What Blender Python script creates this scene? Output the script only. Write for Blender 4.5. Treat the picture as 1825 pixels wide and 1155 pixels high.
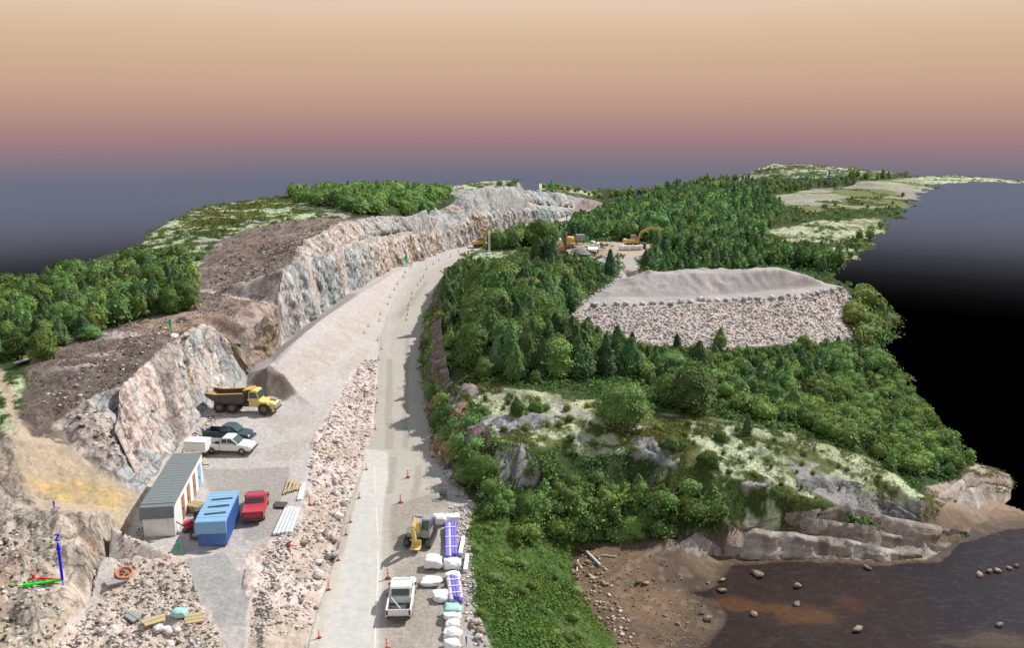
import bpy, bmesh, math, random
import numpy as np
from mathutils import Vector, Matrix
from mathutils.geometry import delaunay_2d_cdt

# ------------------------------------------------------------------ camera, sky, sun, exposure
scene = bpy.context.scene
for o in list(bpy.data.objects):
    bpy.data.objects.remove(o)
COL = scene.collection
CAM_H, PITCH, FPX, IW, IH = 36.0, math.radians(13.0), 1580.0, 1825.0, 1155.0
cam_data = bpy.data.cameras.new('camera')
cam_data.sensor_width = 36.0
cam_data.lens = 36.0 * FPX / IW
cam_data.clip_end = 5000
cam_data.clip_start = 0.5
cam = bpy.data.objects.new('camera', cam_data)
cam.location = (0, 0, CAM_H)
cam.rotation_euler = (math.pi / 2 - PITCH, 0, 0)
COL.objects.link(cam)
scene.camera = cam

SUN_DIR = Vector((0.56, 0.42, 0.715)).normalized()      # towards the sun
world = bpy.data.worlds.new('World')
scene.world = world
world.use_nodes = True
wn, wl = world.node_tree.nodes, world.node_tree.links
wn.clear()
w_out = wn.new('ShaderNodeOutputWorld')
w_bg = wn.new('ShaderNodeBackground')
w_tc = wn.new('ShaderNodeTexCoord')
w_sep = wn.new('ShaderNodeSeparateXYZ')
w_ramp = wn.new('ShaderNodeValToRGB')
w_map = wn.new('ShaderNodeMapRange')
w_map.inputs['From Min'].default_value = -0.25
w_map.inputs['From Max'].default_value = 1.0
wl.new(w_tc.outputs['Generated'], w_sep.inputs[0])
wl.new(w_sep.outputs['Z'], w_map.inputs['Value'])
wl.new(w_map.outputs[0], w_ramp.inputs['Fac'])
wl.new(w_ramp.outputs['Color'], w_bg.inputs['Color'])
wl.new(w_bg.outputs[0], w_out.inputs['Surface'])
EXPOSURE = 0.5
def s2l(c):
    return tuple(((x / 255.0) / 12.92 if x / 255.0 <= 0.04045 else ((x / 255.0 + 0.055) / 1.055) ** 2.4) for x in c)
# elevation of the sky colours (degrees), from the black below the model up to the blue overhead
def elev(v, u=350.0):
    """elevation (degrees) of a picture row"""
    x, y, z = (u - IW / 2) / FPX, -(v - IH / 2) / FPX, 1.0
    up = y * math.cos(PITCH) - z * math.sin(PITCH)
    return math.degrees(math.asin(up / math.sqrt(x * x + y * y + z * z)))
SKY = [(elev(v), c) for v, c in [(545, (0, 0, 0)), (512, (13, 13, 14)), (482, (34, 34, 38)), (452, (60, 60, 69)), (424, (85, 86, 99)), (392, (101, 103, 119)), (355, (107, 111, 128)), (325, (109, 113, 131)),
       (300, (124, 117, 131)), (275, (142, 122, 130)), (250, (160, 127, 131)), (222, (174, 138, 134)), (180, (191, 153, 138)), (148, (199, 165, 143)), (100, (208, 176, 148)), (62, (215, 185, 154)), (30, (221, 193, 164)), (0, (226, 201, 176))]] \
    + [(14.0, (226, 208, 190)), (30.0, (200, 203, 208)), (90.0, (172, 187, 208))]
els = w_ramp.color_ramp.elements
g = 2.0 ** (-EXPOSURE)
for i, (e, c) in enumerate(SKY):
    p = (math.sin(math.radians(e)) + 0.25) / 1.25
    el = els[i] if i < 2 else els.new(p)
    el.position = p
    l = s2l(c)
    el.color = (l[0] * g, l[1] * g, l[2] * g, 1)
w_bg.inputs['Strength'].default_value = 1.0

sun_data = bpy.data.lights.new('sun', 'SUN')
sun_data.energy = 4.0
sun_data.angle = math.radians(0.55)
sun_data.color = (1.0, 0.955, 0.89)
sun = bpy.data.objects.new('sun', sun_data)
sun.rotation_euler = SUN_DIR.to_track_quat('Z', 'Y').to_euler()
sun.location = SUN_DIR * 300
COL.objects.link(sun)
scene.view_settings.view_transform = 'Standard'
scene.view_settings.look = 'None'
scene.view_settings.exposure = EXPOSURE
scene.view_settings.gamma = 1.0
scene.view_settings.use_curve_mapping = False
scene.render.engine = 'CYCLES'
scene.cycles.max_bounces = 4
scene.cycles.diffuse_bounces = 2

# ------------------------------------------------------------------ pixel -> place
CP, SP = math.cos(PITCH), math.sin(PITCH)
def ray(u, v):
    a = (u - IW / 2) / FPX
    b = -(v - IH / 2) / FPX
    return np.array([a, CP + b * SP, -SP + b * CP])
def pz(u, v, z):
    d = ray(u, v)
    t = (z - CAM_H) / d[2]
    return np.array([d[0] * t, d[1] * t, z])
def pd(u, v, dist):
    d = ray(u, v)
    t = dist / math.hypot(d[0], d[1])
    return np.array([d[0] * t, d[1] * t, CAM_H + d[2] * t])

# ------------------------------------------------------------------ noise (numpy)
def _h(ix, iy, iz, seed):
    h = (ix.astype(np.int64) * 374761393 + iy.astype(np.int64) * 668265263 + iz.astype(np.int64) * 2147483647 + seed * 1274126177) & 0xFFFFFFFF
    h = ((h ^ (h >> 13)) * 1274126177) & 0xFFFFFFFF
    h = h ^ (h >> 16)
    return (h & 0xFFFFFF) / float(0xFFFFFF)
def vn2(x, y, seed=0):
    ix, iy = np.floor(x), np.floor(y)
    fx, fy = x - ix, y - iy
    fx = fx * fx * (3 - 2 * fx); fy = fy * fy * (3 - 2 * fy)
    z = np.zeros_like(ix)
    a = _h(ix, iy, z, seed); b = _h(ix + 1, iy, z, seed); c = _h(ix, iy + 1, z, seed); d = _h(ix + 1, iy + 1, z, seed)
    return (a * (1 - fx) + b * fx) * (1 - fy) + (c * (1 - fx) + d * fx) * fy
def fbm(x, y, scale, octs=4, seed=0, gain=0.5):
    x = np.asarray(x, float) / scale; y = np.asarray(y, float) / scale
    s = 0.0; amp = 1.0; tot = 0.0
    for i in range(octs):
        c, sn = math.cos(i * 1.1), math.sin(i * 1.1)
        s = s + amp * vn2(x * c - y * sn + 17.3 * i, x * sn + y * c - 9.1 * i, seed + i * 7)
        tot += amp; amp *= gain; x = x * 2.03; y = y * 2.03
    return s / tot
def vn3(x, y, z, seed=0):
    ix, iy, iz = np.floor(x), np.floor(y), np.floor(z)
    fx, fy, fz = x - ix, y - iy, z - iz
    fx = fx * fx * (3 - 2 * fx); fy = fy * fy * (3 - 2 * fy); fz = fz * fz * (3 - 2 * fz)
    def L(k):
        a = _h(ix, iy, iz + k, seed); b = _h(ix + 1, iy, iz + k, seed); c = _h(ix, iy + 1, iz + k, seed); d = _h(ix + 1, iy + 1, iz + k, seed)
        return (a * (1 - fx) + b * fx) * (1 - fy) + (c * (1 - fx) + d * fx) * fy
    return L(0) * (1 - fz) + L(1) * fz
def fbm3(x, y, z, octs=3, seed=0, gain=0.5):
    s = 0.0; amp = 1.0; tot = 0.0
    for i in range(octs):
        s = s + amp * vn3(x + 5.2 * i, y - 3.7 * i, z + 1.9 * i, seed + i * 5)
        tot += amp; amp *= gain; x = x * 2.02; y = y * 2.02; z = z * 2.02
    return s / tot
def sstep(a, b, x):
    t = np.clip((x - a) / (b - a), 0, 1)
    return t * t * (3 - 2 * t)

# ------------------------------------------------------------------ survey lines of the site: (u, v, height)
ROAD_L = [(520,1250,0),(555,1155,0),(575,1060,0),(600,980,0),(625,900,0),(655,810,0),(668,740,0),(672,680,0),(676,600,0),(700,540,0),(735,490,0),(790,462,0),(850,440,0),(920,418,0),(985,398,0),(1040,383,0),(1085,372,0)]
ROAD_R = [(845,910,0),(800,850,0),(775,800,0),(762,740,0),(752,680,0),(748,620,0),(760,560,0),(785,510,0),(805,480,0),(840,455,0),(875,440,0),(960,412,0),(1010,395,0),(1060,381,0),(1095,373,0)]
TOE_L1 = [(160,1080,1.2),(190,1015,1.5),(235,935,1.5),(262,880,1.5),(285,840,1.6),(315,790,1.7),(345,752,1.8),(385,715,1.8),(420,690,1.8),(440,665,2.0),(470,642,2.5)]
TOE_L2 = [(470,642,2.5),(540,582,2.5),(620,522,2.0),(700,477,1.0),(780,452,0.2),(850,432,0),(930,408,0),(1000,388,0),(1050,375,0)]
def P(lst):
    return [pz(*p) for p in lst]
LINES = []          # survey lines, world coordinates
def line(pts):
    LINES.append([np.asarray(p, float) for p in pts]); return LINES[-1]
line(P(ROAD_L)); line(P(ROAD_R)); toe1 = line(P(TOE_L1)); toe2 = line(P(TOE_L2))

def offset_line(poly, off):
    """polyline moved sideways (positive = to its left when walking it)"""
    out = []
    for i, p in enumerate(poly):
        a = poly[max(i - 1, 0)]; b = poly[min(i + 1, len(poly) - 1)]
        t = (b - a)[:2]; t = t / np.linalg.norm(t)
        q = p.copy(); q[:2] = p[:2] + off * np.array([-t[1], t[0]])
        out.append(q)
    return out
def on_line(u, v, poly):
    """the point seen at (u, v) that stands over a plan polyline"""
    d = ray(u, v)
    best = None
    for a, b in zip(poly[:-1], poly[1:]):
        e = b[:2] - a[:2]
        M = np.array([[d[0], -e[0]], [d[1], -e[1]]])
        det = np.linalg.det(M)
        if abs(det) < 1e-9: continue
        t, s = np.linalg.solve(M, a[:2])
        if -0.02 <= s <= 1.02 and t > 0:
            p = np.array([d[0] * t, d[1] * t, CAM_H + d[2] * t])
            if best is None or t < best[0]: best = (t, p)
    if best is None: raise RuntimeError('on_line %s %s' % (u, v))
    return best[1]

# left rock cutting: edges of the walls
W1_TOP = [(105,748,6.0),(165,712,7.0),(225,690,7.5),(292,622,8.6),(340,592,9.0),(385,590,8.5),(408,612,6.5),(425,640,4.2)]
w1top = line(P(W1_TOP))
off15 = offset_line(toe2, 1.5)
w2top = [pz(462,590,6.4)] + [on_line(u, v, off15) for u, v in [(494,545),(503,482),(545,466),(580,458),(612,443),(650,430),(690,422),(735,416),(775,412),(804,402),(838,380),(882,373),(960,371),(1030,378)]]
line(w2top)
off8 = offset_line(toe2, 5.5)
w2up = [on_line(u, v, off8) for u, v in [(530,440),(560,424),(600,402),(641,392),(685,387),(743,391)]]
line(w2up)
off12 = offset_line(toe2, 9.0)
w3up = [on_line(u, v, off12) for u, v in [(783,378),(818,362),(858,346),(906,336),(940,340),(1008,346)]]
line(w3up)
print('w2top z', [round(p[2], 1) for p in w2top]); print('w2up z', [round(p[2], 1) for p in w2up]); print('w3up z', [round(p[2], 1) for p in w3up])

# yard, rubble bank, gravel ramp
line(P([(430,1250,0.8),(470,1155,1.0),(480,1080,1.3),(500,1000,1.5),(530,930,1.5),(545,850,1.5),(565,770,1.5),(600,700,1.2),(640,640,0.8),(676,600,0.05)]))
line(P([(475,657,4.6),(520,612,4.8),(570,572,4.3),(640,525,3.2),(700,488,1.3),(752,463,0.3)]))
line(P([(560,725,1.5),(610,660,1.3),(640,600,1.0),(675,545,0.5),(715,490,0.3)]))
line(P([(440,690,1.8),(475,714,1.7),(530,714,1.7),(560,725,1.5)]))
line(P([(500,668,4.2),(530,700,2.2)]))
line(P([(300,1155,1.0),(200,1155,1.2),(330,1000,1.5),(360,1100,1.2)]))
# left: clearing, heath, woods
line(P([(350,560,9.2),(450,540,9.4),(494,545,9.6)][:2]))
line(P([(430,470,10.5),(380,520,9.5),(320,560,9.0),(200,600,8.2),(60,640,7.8),(60,740,7.0),(20,785,6.5)]))
line(P([(450,440,11.6),(385,430,11.2),(320,440,10.5)]))
line([pz(0,600,7.0), pz(0,700,7.2), pz(100,560,7.6), pz(250,520,8.6)])
line([pz(350,420,12.0), pz(420,398,13.0), pz(520,390,13.6)])
line([pz(300,470,10.0), pz(150,500,8.0)])
EDGE_L = [pz(-110,500,5.5), pz(35,500,5.8), pz(90,485,7.0), pz(160,468,8.2), pz(243,436,10.0), pz(290,397,12.0), pz(350,370,13.2), pz(420,359,14.0), pz(480,352,14.6), pz(550,350,15.0), pd(556,345,285), pd(640,345,292), pd(740,343,295), pd(815,330,300), pd(870,322,318), pd(930,321,322), pd(985,331,365), pd(1050,338,400), pd(1110,344,430)]
line(EDGE_L)
line([pd(760,352,262), pd(830,338,272), pd(900,331,292)])
line([pd(640,370,225), pd(700,366,232), pd(760,372,240)])
# sandy gully and the near rock pillar
line(P([(-90,770,6.2),(60,775,6.0),(130,800,5.0),(200,850,3.0),(262,880,1.5)]))
line(P([(-90,890,3.8),(50,888,3.4),(130,900,2.6),(205,905,1.8)]))
line(P([(-90,905,4.9),(60,906,5.0),(110,920,5.5),(170,918,5.2),(198,938,4.2),(210,975,1.8)]))
line(P([(-90,1000,4.6),(60,985,4.8),(150,965,4.9),(178,990,3.4)]))
line(P([(-90,1100,3.6),(60,1060,4.0),(115,1050,3.6),(150,1090,1.6)]))
line(P([(-90,1260,2.6),(60,1150,2.6),(130,1140,1.5),(200,1260,1.0),(430,1260,0.8),(520,1260,0),(700,1260,0),(900,1260,-0.3)]))
# right cut above the road, headland
CUT_R = [(832,466,3.6),(800,484,3.6),(788,522,3.8),(783,562,4.4),(788,604,4.8),(800,652,5.0),(806,686,4.7),(850,735,4.6),(882,790,4.3),(925,795,4.1)]
cutr = line(P(CUT_R))
line(P([(890,872,0.9),(950,872,0.9),(960,830,3.0),(925,795,4.1)]))
line(P([(870,440,4.0),(960,430,4.5),(1000,437,5.0),(1090,430,5.0),(1165,436,5.0)]))
line(P([(985,425,3.5),(1060,397,3.2),(1110,386,4.5),(1160,378,6.0)]))
line(P([(850,660,6.0),(900,620,6.5),(900,540,7.0),(1000,500,6.0),(1000,460,5.0)]))
line(P([(900,690,5.5),(1000,705,5.3),(1050,735,4.9),(1200,745,3.6),(1300,757,3.0),(1400,775,2.4),(1500,812,0.9),(1570,850,-0.3),(1640,895,-2.0)]))
line(P([(870,722,4.9),(1000,740,4.6),(1060,765,4.0),(1150,770,3.6)]))
line(P([(1000,792,3.4),(1120,802,2.6),(1200,832,1.8),(1300,852,0.9),(1400,882,-0.4),(1500,905,-1.8),(1620,932,-4.0)]))
line(P([(1120,782,3.5),(1160,783,3.4),(1240,810,2.7)]))
line(P([(900,905,0.3),(960,920,-0.6),(1040,900,-0.8),(1180,915,-1.4),(1290,930,-2.2)]))
line(P([(900,940,-0.2),(960,960,-2.2),(1040,972,-4.8),(1120,972,-5.1),(1190,985,-5.3),(1285,986,-5.45),(1400,996,-5.5),(1520,992,-5.5),(1650,993,-5.5),(1710,960,-5.4),(1760,922,-5.3),(1800,880,-5.3)]))
line(P([(1190,955,-3.4),(1290,947,-3.3),(1380,945,-3.5),(1480,958,-4.3),(1600,975,-5.0)]))
line(P([(1150,690,3.2),(1300,700,1.6),(1450,760,0.2),(1600,800,-2.2),(1700,840,-3.8),(1760,850,-4.4)]))
line(P([(1010,640,5.0),(1100,650,3.0),(1250,655,0.8),(1400,670,-0.8),(1520,700,-2.2),(1620,760,-3.6)]))
# grass slope to the shore
line(P([(835,905,0),(835,960,0),(850,1090,-0.1),(870,1155,-0.2),(900,1260,-0.3)]))
line(P([(884,990,-1.2),(900,1050,-1.4),(950,1155,-1.6),(990,1260,-1.8)]))
line(P([(1035,978,-5.0),(1015,1012,-5.0),(1035,1070,-5.2),(1075,1120,-5.3),(1105,1155,-5.35),(1180,1260,-5.4)]))
line(P([(1950,1260,-5.7),(1500,1260,-5.6),(1260,1260,-5.5)]))
line(P([(1275,1110,-5.5),(1270,1040,-5.47),(1400,1010,-5.5)]))
# stone embankment with gravel heap
EMB_TOP = [(1055,546,5.0),(1150,546,5.0),(1280,540,5.0),(1400,529,5.0),(1460,517,4.8),(1508,512,4.2)]
EMB_TOE = [(1005,566,4.0),(1060,592,2.4),(1130,618,0.9),(1250,627,0.0),(1340,622,-0.4),(1440,614,-1.0),(1512,606,-1.8),(1540,578,-2.0)]
embtop, embtoe = line(P(EMB_TOP)), line(P(EMB_TOE))
line(P([(1005,566,4.0),(1050,530,5.0),(1095,500,5.0),(1108,478,5.0),(1098,450,5.0)]))
line(P([(1160,450,5.0),(1135,475,5.0),(1145,490,5.0),(1180,489,5.0)]))
HEAP_BASE = [(1080,541,5.1),(1150,530,5.2),(1280,526,5.2),(1400,517,5.2),(1470,509,5.0)]
HEAP_TOP = [(1118,508,6.6),(1160,490,8.0),(1250,487,8.2),(1330,485,8.3),(1400,482,8.4),(1440,493,7.0)]
line(P(HEAP_BASE)); heaptop = line(P(HEAP_TOP))
back = [p + np.array([0, 7, -0.6]) for p in heaptop[1:-1]]
line(back)
line([p + np.array([0, 16, -6.0]) for p in heaptop[1:]])
line(P([(1508,512,4.2),(1470,503,4.6),(1440,493,7.0)]))
# woods and bog to the far right
line(P([(1180,470,4.0),(1300,472,3.0),(1420,480,0.5)]))
line(P([(1000,455,4.4),(1050,464,3.0),(1095,470,4.6)]))
line([pd(1200,400,262), pd(1100,388,290), pd(1300,350,350), pd(1250,336,395), pd(1310,322,430)])
line([pd(1375,408,262), pd(1470,395,275), pd(1570,388,300)])
line([pd(1400,360,330), pd(1480,347,360), pd(1600,335,400)])
EDGE_R = [pd(1110,344,430), pd(1180,335,435), pd(1250,326,438), pd(1310,320,442), pd(1322,309,440), pd(1380,292,455), pd(1450,293,465), pd(1520,300,470), pd(1600,308,470), pd(1640,313,470), pd(1700,312,475), pd(1780,319,490), pd(1835,323,500), pd(1835,325.5,470), pd(1740,324,445), pd(1660,330,425), pd(1640,350,385), pd(1622,366,352), pd(1600,386,318), pd(1590,412,282), pd(1560,427,270), pd(1545,440,258), pd(1520,457,240), pd(1500,474,225), pd(1480,492,212), pz(1500,505,-1.0), pz(1560,540,-4.0), pz(1592,590,-5.0), pz(1588,604,-5.0), pz(1552,622,-5.0), pz(1600,665,-5.0), pz(1650,722,-5.0), pz(1690,775,-5.2), pz(1740,826,-5.3), pz(1806,846,-5.3), pz(1806,865,-5.4), pz(1786,872,-5.5), pz(1786,893,-5.5), pz(1840,922,-5.5), pz(1960,980,-5.6), pz(1960,1262,-5.8)]
line(EDGE_R)
line([EDGE_L[0], pz(-110,620,6.8), pz(-100,770,6.2), pz(-95,890,3.8), pz(-95,1000,4.6), pz(-95,1262,2.6)])
OUTLINE = np.array([p[:2] for p in EDGE_L] + [p[:2] for p in EDGE_R] + [pz(1180,1262,-5.4)[:2], pz(700,1262,0)[:2], pz(-95,1262,2.6)[:2], pz(-95,1000,4.6)[:2], pz(-95,890,3.8)[:2], pz(-100,770,6.2)[:2], pz(-110,620,6.8)[:2]])

# ------------------------------------------------------------------ triangulated survey
vs, zs, es = [], [], []
for ln in LINES:
    for k, p in enumerate(ln):
        vs.append(Vector((p[0], p[1]))); zs.append(p[2])
        if k: es.append((len(vs) - 2, len(vs) - 1))
V2, E2, F2, OV, OE, OF = delaunay_2d_cdt(vs, es, [], 0, 1e-4)
TV = np.zeros((len(V2), 3))
seg_a = np.array([[vs[a][0], vs[a][1], zs[a]] for a, b in es]); seg_b = np.array([[vs[b][0], vs[b][1], zs[b]] for a, b in es])
for i, v in enumerate(V2):
    TV[i, :2] = v
    if OV[i]: TV[i, 2] = zs[OV[i][0]]
    else:
        d = (seg_b - seg_a)[:, :2]
        t = np.clip(((np.array(v) - seg_a[:, :2]) * d).sum(1) / np.maximum((d * d).sum(1), 1e-9), 0, 1)
        q = seg_a + (seg_b - seg_a) * t[:, None]
        j = np.argmin(((q[:, :2] - np.array(v)) ** 2).sum(1))
        TV[i, 2] = q[j, 2]
TT = np.array([f for f in F2 if len(f) == 3])
print('survey', len(V2), 'points', len(TT), 'triangles')
def tin(x, y):
    z = np.full(x.shape, np.nan)
    for f in TT:
        a, b, c = TV[f[0]], TV[f[1]], TV[f[2]]
        lo = np.minimum(np.minimum(a, b), c); hi = np.maximum(np.maximum(a, b), c)
        idx = np.nonzero((x >= lo[0]) & (x <= hi[0]) & (y >= lo[1]) & (y <= hi[1]))[0]
        if not len(idx): continue
        px, py = x[idx], y[idx]
        den = (b[1] - c[1]) * (a[0] - c[0]) + (c[0] - b[0]) * (a[1] - c[1])
        if abs(den) < 1e-9: continue
        l1 = ((b[1] - c[1]) * (px - c[0]) + (c[0] - b[0]) * (py - c[1])) / den
        l2 = ((c[1] - a[1]) * (px - c[0]) + (a[0] - c[0]) * (py - c[1])) / den
        l3 = 1 - l1 - l2
        ok = (l1 > -1e-6) & (l2 > -1e-6) & (l3 > -1e-6)
        z[idx[ok]] = (l1 * a[2] + l2 * b[2] + l3 * c[2])[ok]
    return z
# coarse height map for looking things up
HX0, HY0, HS = -170.0, 36.0, 0.8
HNX, HNY = 640, 620
hx, hy = np.meshgrid(HX0 + HS * np.arange(HNX), HY0 + HS * np.arange(HNY))
HM = tin(hx.ravel(), hy.ravel()).reshape(HNY, HNX)
def hlook(x, y):
    x = np.asarray(x, float); y = np.asarray(y, float)
    fx = np.clip((x - HX0) / HS, 0, HNX - 1.01); fy = np.clip((y - HY0) / HS, 0, HNY - 1.01)
    ix = fx.astype(int); iy = fy.astype(int); fx = fx - ix; fy = fy - iy
    a, b, c, d = HM[iy, ix], HM[iy, ix + 1], HM[iy + 1, ix], HM[iy + 1, ix + 1]
    z = (a * (1 - fx) + b * fx) * (1 - fy) + (c * (1 - fx) + d * fx) * fy
    return np.where(np.isnan(z), -99.0, z)
def ground(u, v):
    """where the sight line of a picture point meets the ground"""
    d = ray(u, v)
    h = math.hypot(d[0], d[1])
    r = np.concatenate([np.arange(42, 150, 0.1), np.arange(150, 320, 0.25), np.arange(320, 640, 0.6)])
    t = r / h
    x, y, z = d[0] * t, d[1] * t, CAM_H + d[2] * t
    hit = np.nonzero(hlook(x, y) >= z)[0]
    if not len(hit):
        t0 = (-3 - CAM_H) / min(d[2], -0.02)
        return np.array([d[0] * t0, d[1] * t0, -3.0])
    i = hit[0]
    return np.array([x[i], y[i], float(hlook(x[i], y[i]))])
def plan(poly):
    return np.array([ground(u, v)[:2] for u, v in poly])
def inside(x, y, poly):
    res = np.zeros(x.shape, bool)
    lo, hi = poly.min(0), poly.max(0)
    idx = np.nonzero((x >= lo[0]) & (x <= hi[0]) & (y >= lo[1]) & (y <= hi[1]))[0]
    px, py = x[idx], y[idx]
    r = np.zeros(px.shape, bool)
    n = len(poly)
    for i in range(n):
        x1, y1 = poly[i]; x2, y2 = poly[(i + 1) % n]
        if y1 == y2: continue
        c = ((y1 > py) != (y2 > py)) & (px < (x2 - x1) * (py - y1) / (y2 - y1) + x1)
        r ^= c
    res[idx] = r
    return res
# ------------------------------------------------------------------ object helpers
def put(name, mesh, mat=None, parent=None):
    o = bpy.data.objects.new(name, mesh)
    COL.objects.link(o)
    if mat is not None and not mesh.materials: mesh.materials.append(mat)
    if parent is not None: o.parent = parent
    return o
def tag(o, label=None, cat=None, group=None, kind=None):
    if label: o['label'] = label
    if cat: o['category'] = cat
    if group: o['group'] = group
    if kind: o['kind'] = kind
    return o
def np_mesh(name, verts, faces, col=None, smooth=False):
    """mesh from numpy arrays: faces (n,3) or (n,4); col per vertex, linear rgb"""
    verts = np.asarray(verts, np.float32); faces = np.asarray(faces, np.int32)
    k = faces.shape[1]
    m = bpy.data.meshes.new(name)
    m.vertices.add(len(verts)); m.vertices.foreach_set('co', verts.ravel())
    m.loops.add(faces.size); m.loops.foreach_set('vertex_index', faces.ravel())
    m.polygons.add(len(faces))
    m.polygons.foreach_set('loop_start', np.arange(0, faces.size, k, dtype=np.int32))
    if smooth: m.polygons.foreach_set('use_smooth', np.ones(len(faces), bool))
    if col is not None:
        a = m.color_attributes.new('tint', 'FLOAT_COLOR', 'POINT')
        c4 = np.ones((len(verts), 4), np.float32); c4[:, :3] = col
        a.data.foreach_set('color', c4.ravel())
    m.update(calc_edges=True); m.validate()
    return m

# ------------------------------------------------------------------ materials
MATS = {}
def ground_mat(name, rough=0.95, fine=1.2, fine_amt=0.35, bump=0.35, bscale=3.0, bdist=0.15, spec=0.2, streak=0.0):
    """earth and rock: own colour (tint) broken up by grain, with fine relief"""
    m = bpy.data.materials.new(name); m.use_nodes = True
    n, l = m.node_tree.nodes, m.node_tree.links
    b = n['Principled BSDF']; b.inputs['Roughness'].default_value = rough
    b.inputs['Specular IOR Level'].default_value = spec
    at = n.new('ShaderNodeAttribute'); at.attribute_name = 'tint'
    geo = n.new('ShaderNodeNewGeometry')
    n1 = n.new('ShaderNodeTexNoise'); n1.inputs['Scale'].default_value = fine; n1.inputs['Detail'].default_value = 8; n1.inputs['Roughness'].default_value = 0.75
    l.new(geo.outputs['Position'], n1.inputs['Vector'])
    mp = n.new('ShaderNodeMapping'); mp.inputs['Scale'].default_value = (1, 1, 1 - streak)
    l.new(geo.outputs['Position'], mp.inputs['Vector'])
    nf = n.new('ShaderNodeTexNoise'); nf.inputs['Scale'].default_value = fine * 3.7; nf.inputs['Detail'].default_value = 4; nf.inputs['Roughness'].default_value = 0.8
    l.new(mp.outputs[0], nf.inputs['Vector']); l.new(mp.outputs[0], n1.inputs['Vector'])
    av = n.new('ShaderNodeMath'); av.operation = 'MULTIPLY_ADD'; av.inputs[1].default_value = 0.55
    hf = n.new('ShaderNodeMath'); hf.operation = 'MULTIPLY'; hf.inputs[1].default_value = 0.45
    l.new(nf.outputs['Fac'], hf.inputs[0]); l.new(n1.outputs['Fac'], av.inputs[0]); l.new(hf.outputs[0], av.inputs[2])
    mr = n.new('ShaderNodeMapRange'); mr.clamp = False; mr.inputs['From Min'].default_value = 0.36; mr.inputs['From Max'].default_value = 0.64
    mr.inputs['To Min'].default_value = 1 - fine_amt; mr.inputs['To Max'].default_value = 1 + fine_amt
    l.new(av.outputs[0], mr.inputs['Value'])
    mx = n.new('ShaderNodeVectorMath'); mx.operation = 'SCALE'
    l.new(at.outputs['Color'], mx.inputs[0]); l.new(mr.outputs[0], mx.inputs['Scale'])
    if streak:
        vo = n.new('ShaderNodeTexVoronoi'); vo.feature = 'DISTANCE_TO_EDGE'; vo.inputs['Scale'].default_value = 0.7
        nd = n.new('ShaderNodeTexNoise'); nd.inputs['Scale'].default_value = 0.8; nd.inputs['Detail'].default_value = 4
        l.new(mp.outputs[0], nd.inputs['Vector'])
        ad = n.new('ShaderNodeVectorMath'); ad.operation = 'MULTIPLY_ADD'; ad.inputs[1].default_value = (1.6, 1.6, 1.6)
        l.new(nd.outputs['Color'], ad.inputs[0]); l.new(mp.outputs[0], ad.inputs[2]); l.new(ad.outputs[0], vo.inputs['Vector'])
        vr = n.new('ShaderNodeMapRange'); vr.inputs['From Max'].default_value = 0.09; vr.inputs['To Min'].default_value = 0.45
        l.new(vo.outputs['Distance'], vr.inputs['Value'])
        m3 = n.new('ShaderNodeVectorMath'); m3.operation = 'SCALE'
        l.new(mx.outputs[0], m3.inputs[0]); l.new(vr.outputs[0], m3.inputs['Scale']); mx = m3
    l.new(mx.outputs[0], b.inputs['Base Color'])
    n2 = n.new('ShaderNodeTexNoise'); n2.inputs['Scale'].default_value = bscale; n2.inputs['Detail'].default_value = 7; n2.inputs['Roughness'].default_value = 0.7
    l.new(geo.outputs['Position'], n2.inputs['Vector'])
    bp = n.new('ShaderNodeBump'); bp.inputs['Strength'].default_value = bump; bp.inputs['Distance'].default_value = bdist
    l.new(n2.outputs['Fac'], bp.inputs['Height']); l.new(bp.outputs[0], b.inputs['Normal'])
    MATS[name] = m
    return m
def paint(name, col, rough=0.5, metal=0.0, var=0.12, scale=2.0, spec=0.4, dirt=0.25):
    """machine paint, plastic, timber: colour with dust and wear"""
    m = bpy.data.materials.new(name); m.use_nodes = True
    n, l = m.node_tree.nodes, m.node_tree.links
    b = n['Principled BSDF']; b.inputs['Roughness'].default_value = rough; b.inputs['Metallic'].default_value = metal
    b.inputs['Specular IOR Level'].default_value = spec
    tc = n.new('ShaderNodeTexCoord')
    n1 = n.new('ShaderNodeTexNoise'); n1.inputs['Scale'].default_value = scale; n1.inputs['Detail'].default_value = 6; n1.inputs['Roughness'].default_value = 0.7
    l.new(tc.outputs['Object'], n1.inputs['Vector'])
    r = n.new('ShaderNodeValToRGB')
    r.color_ramp.elements[0].position = 0.3; r.color_ramp.elements[1].position = 0.75
    lo = [max(0, c * (1 - var)) for c in col]; 
    hi = [c * (1 + var) * (1 - dirt) + d * dirt for c, d in zip(col, (0.36, 0.32, 0.27))]
    r.color_ramp.elements[0].color = (*lo, 1); r.color_ramp.elements[1].color = (*hi, 1)
    l.new(n1.outputs['Fac'], r.inputs['Fac']); l.new(r.outputs[0], b.inputs['Base Color'])
    MATS[name] = m
    return m
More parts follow.
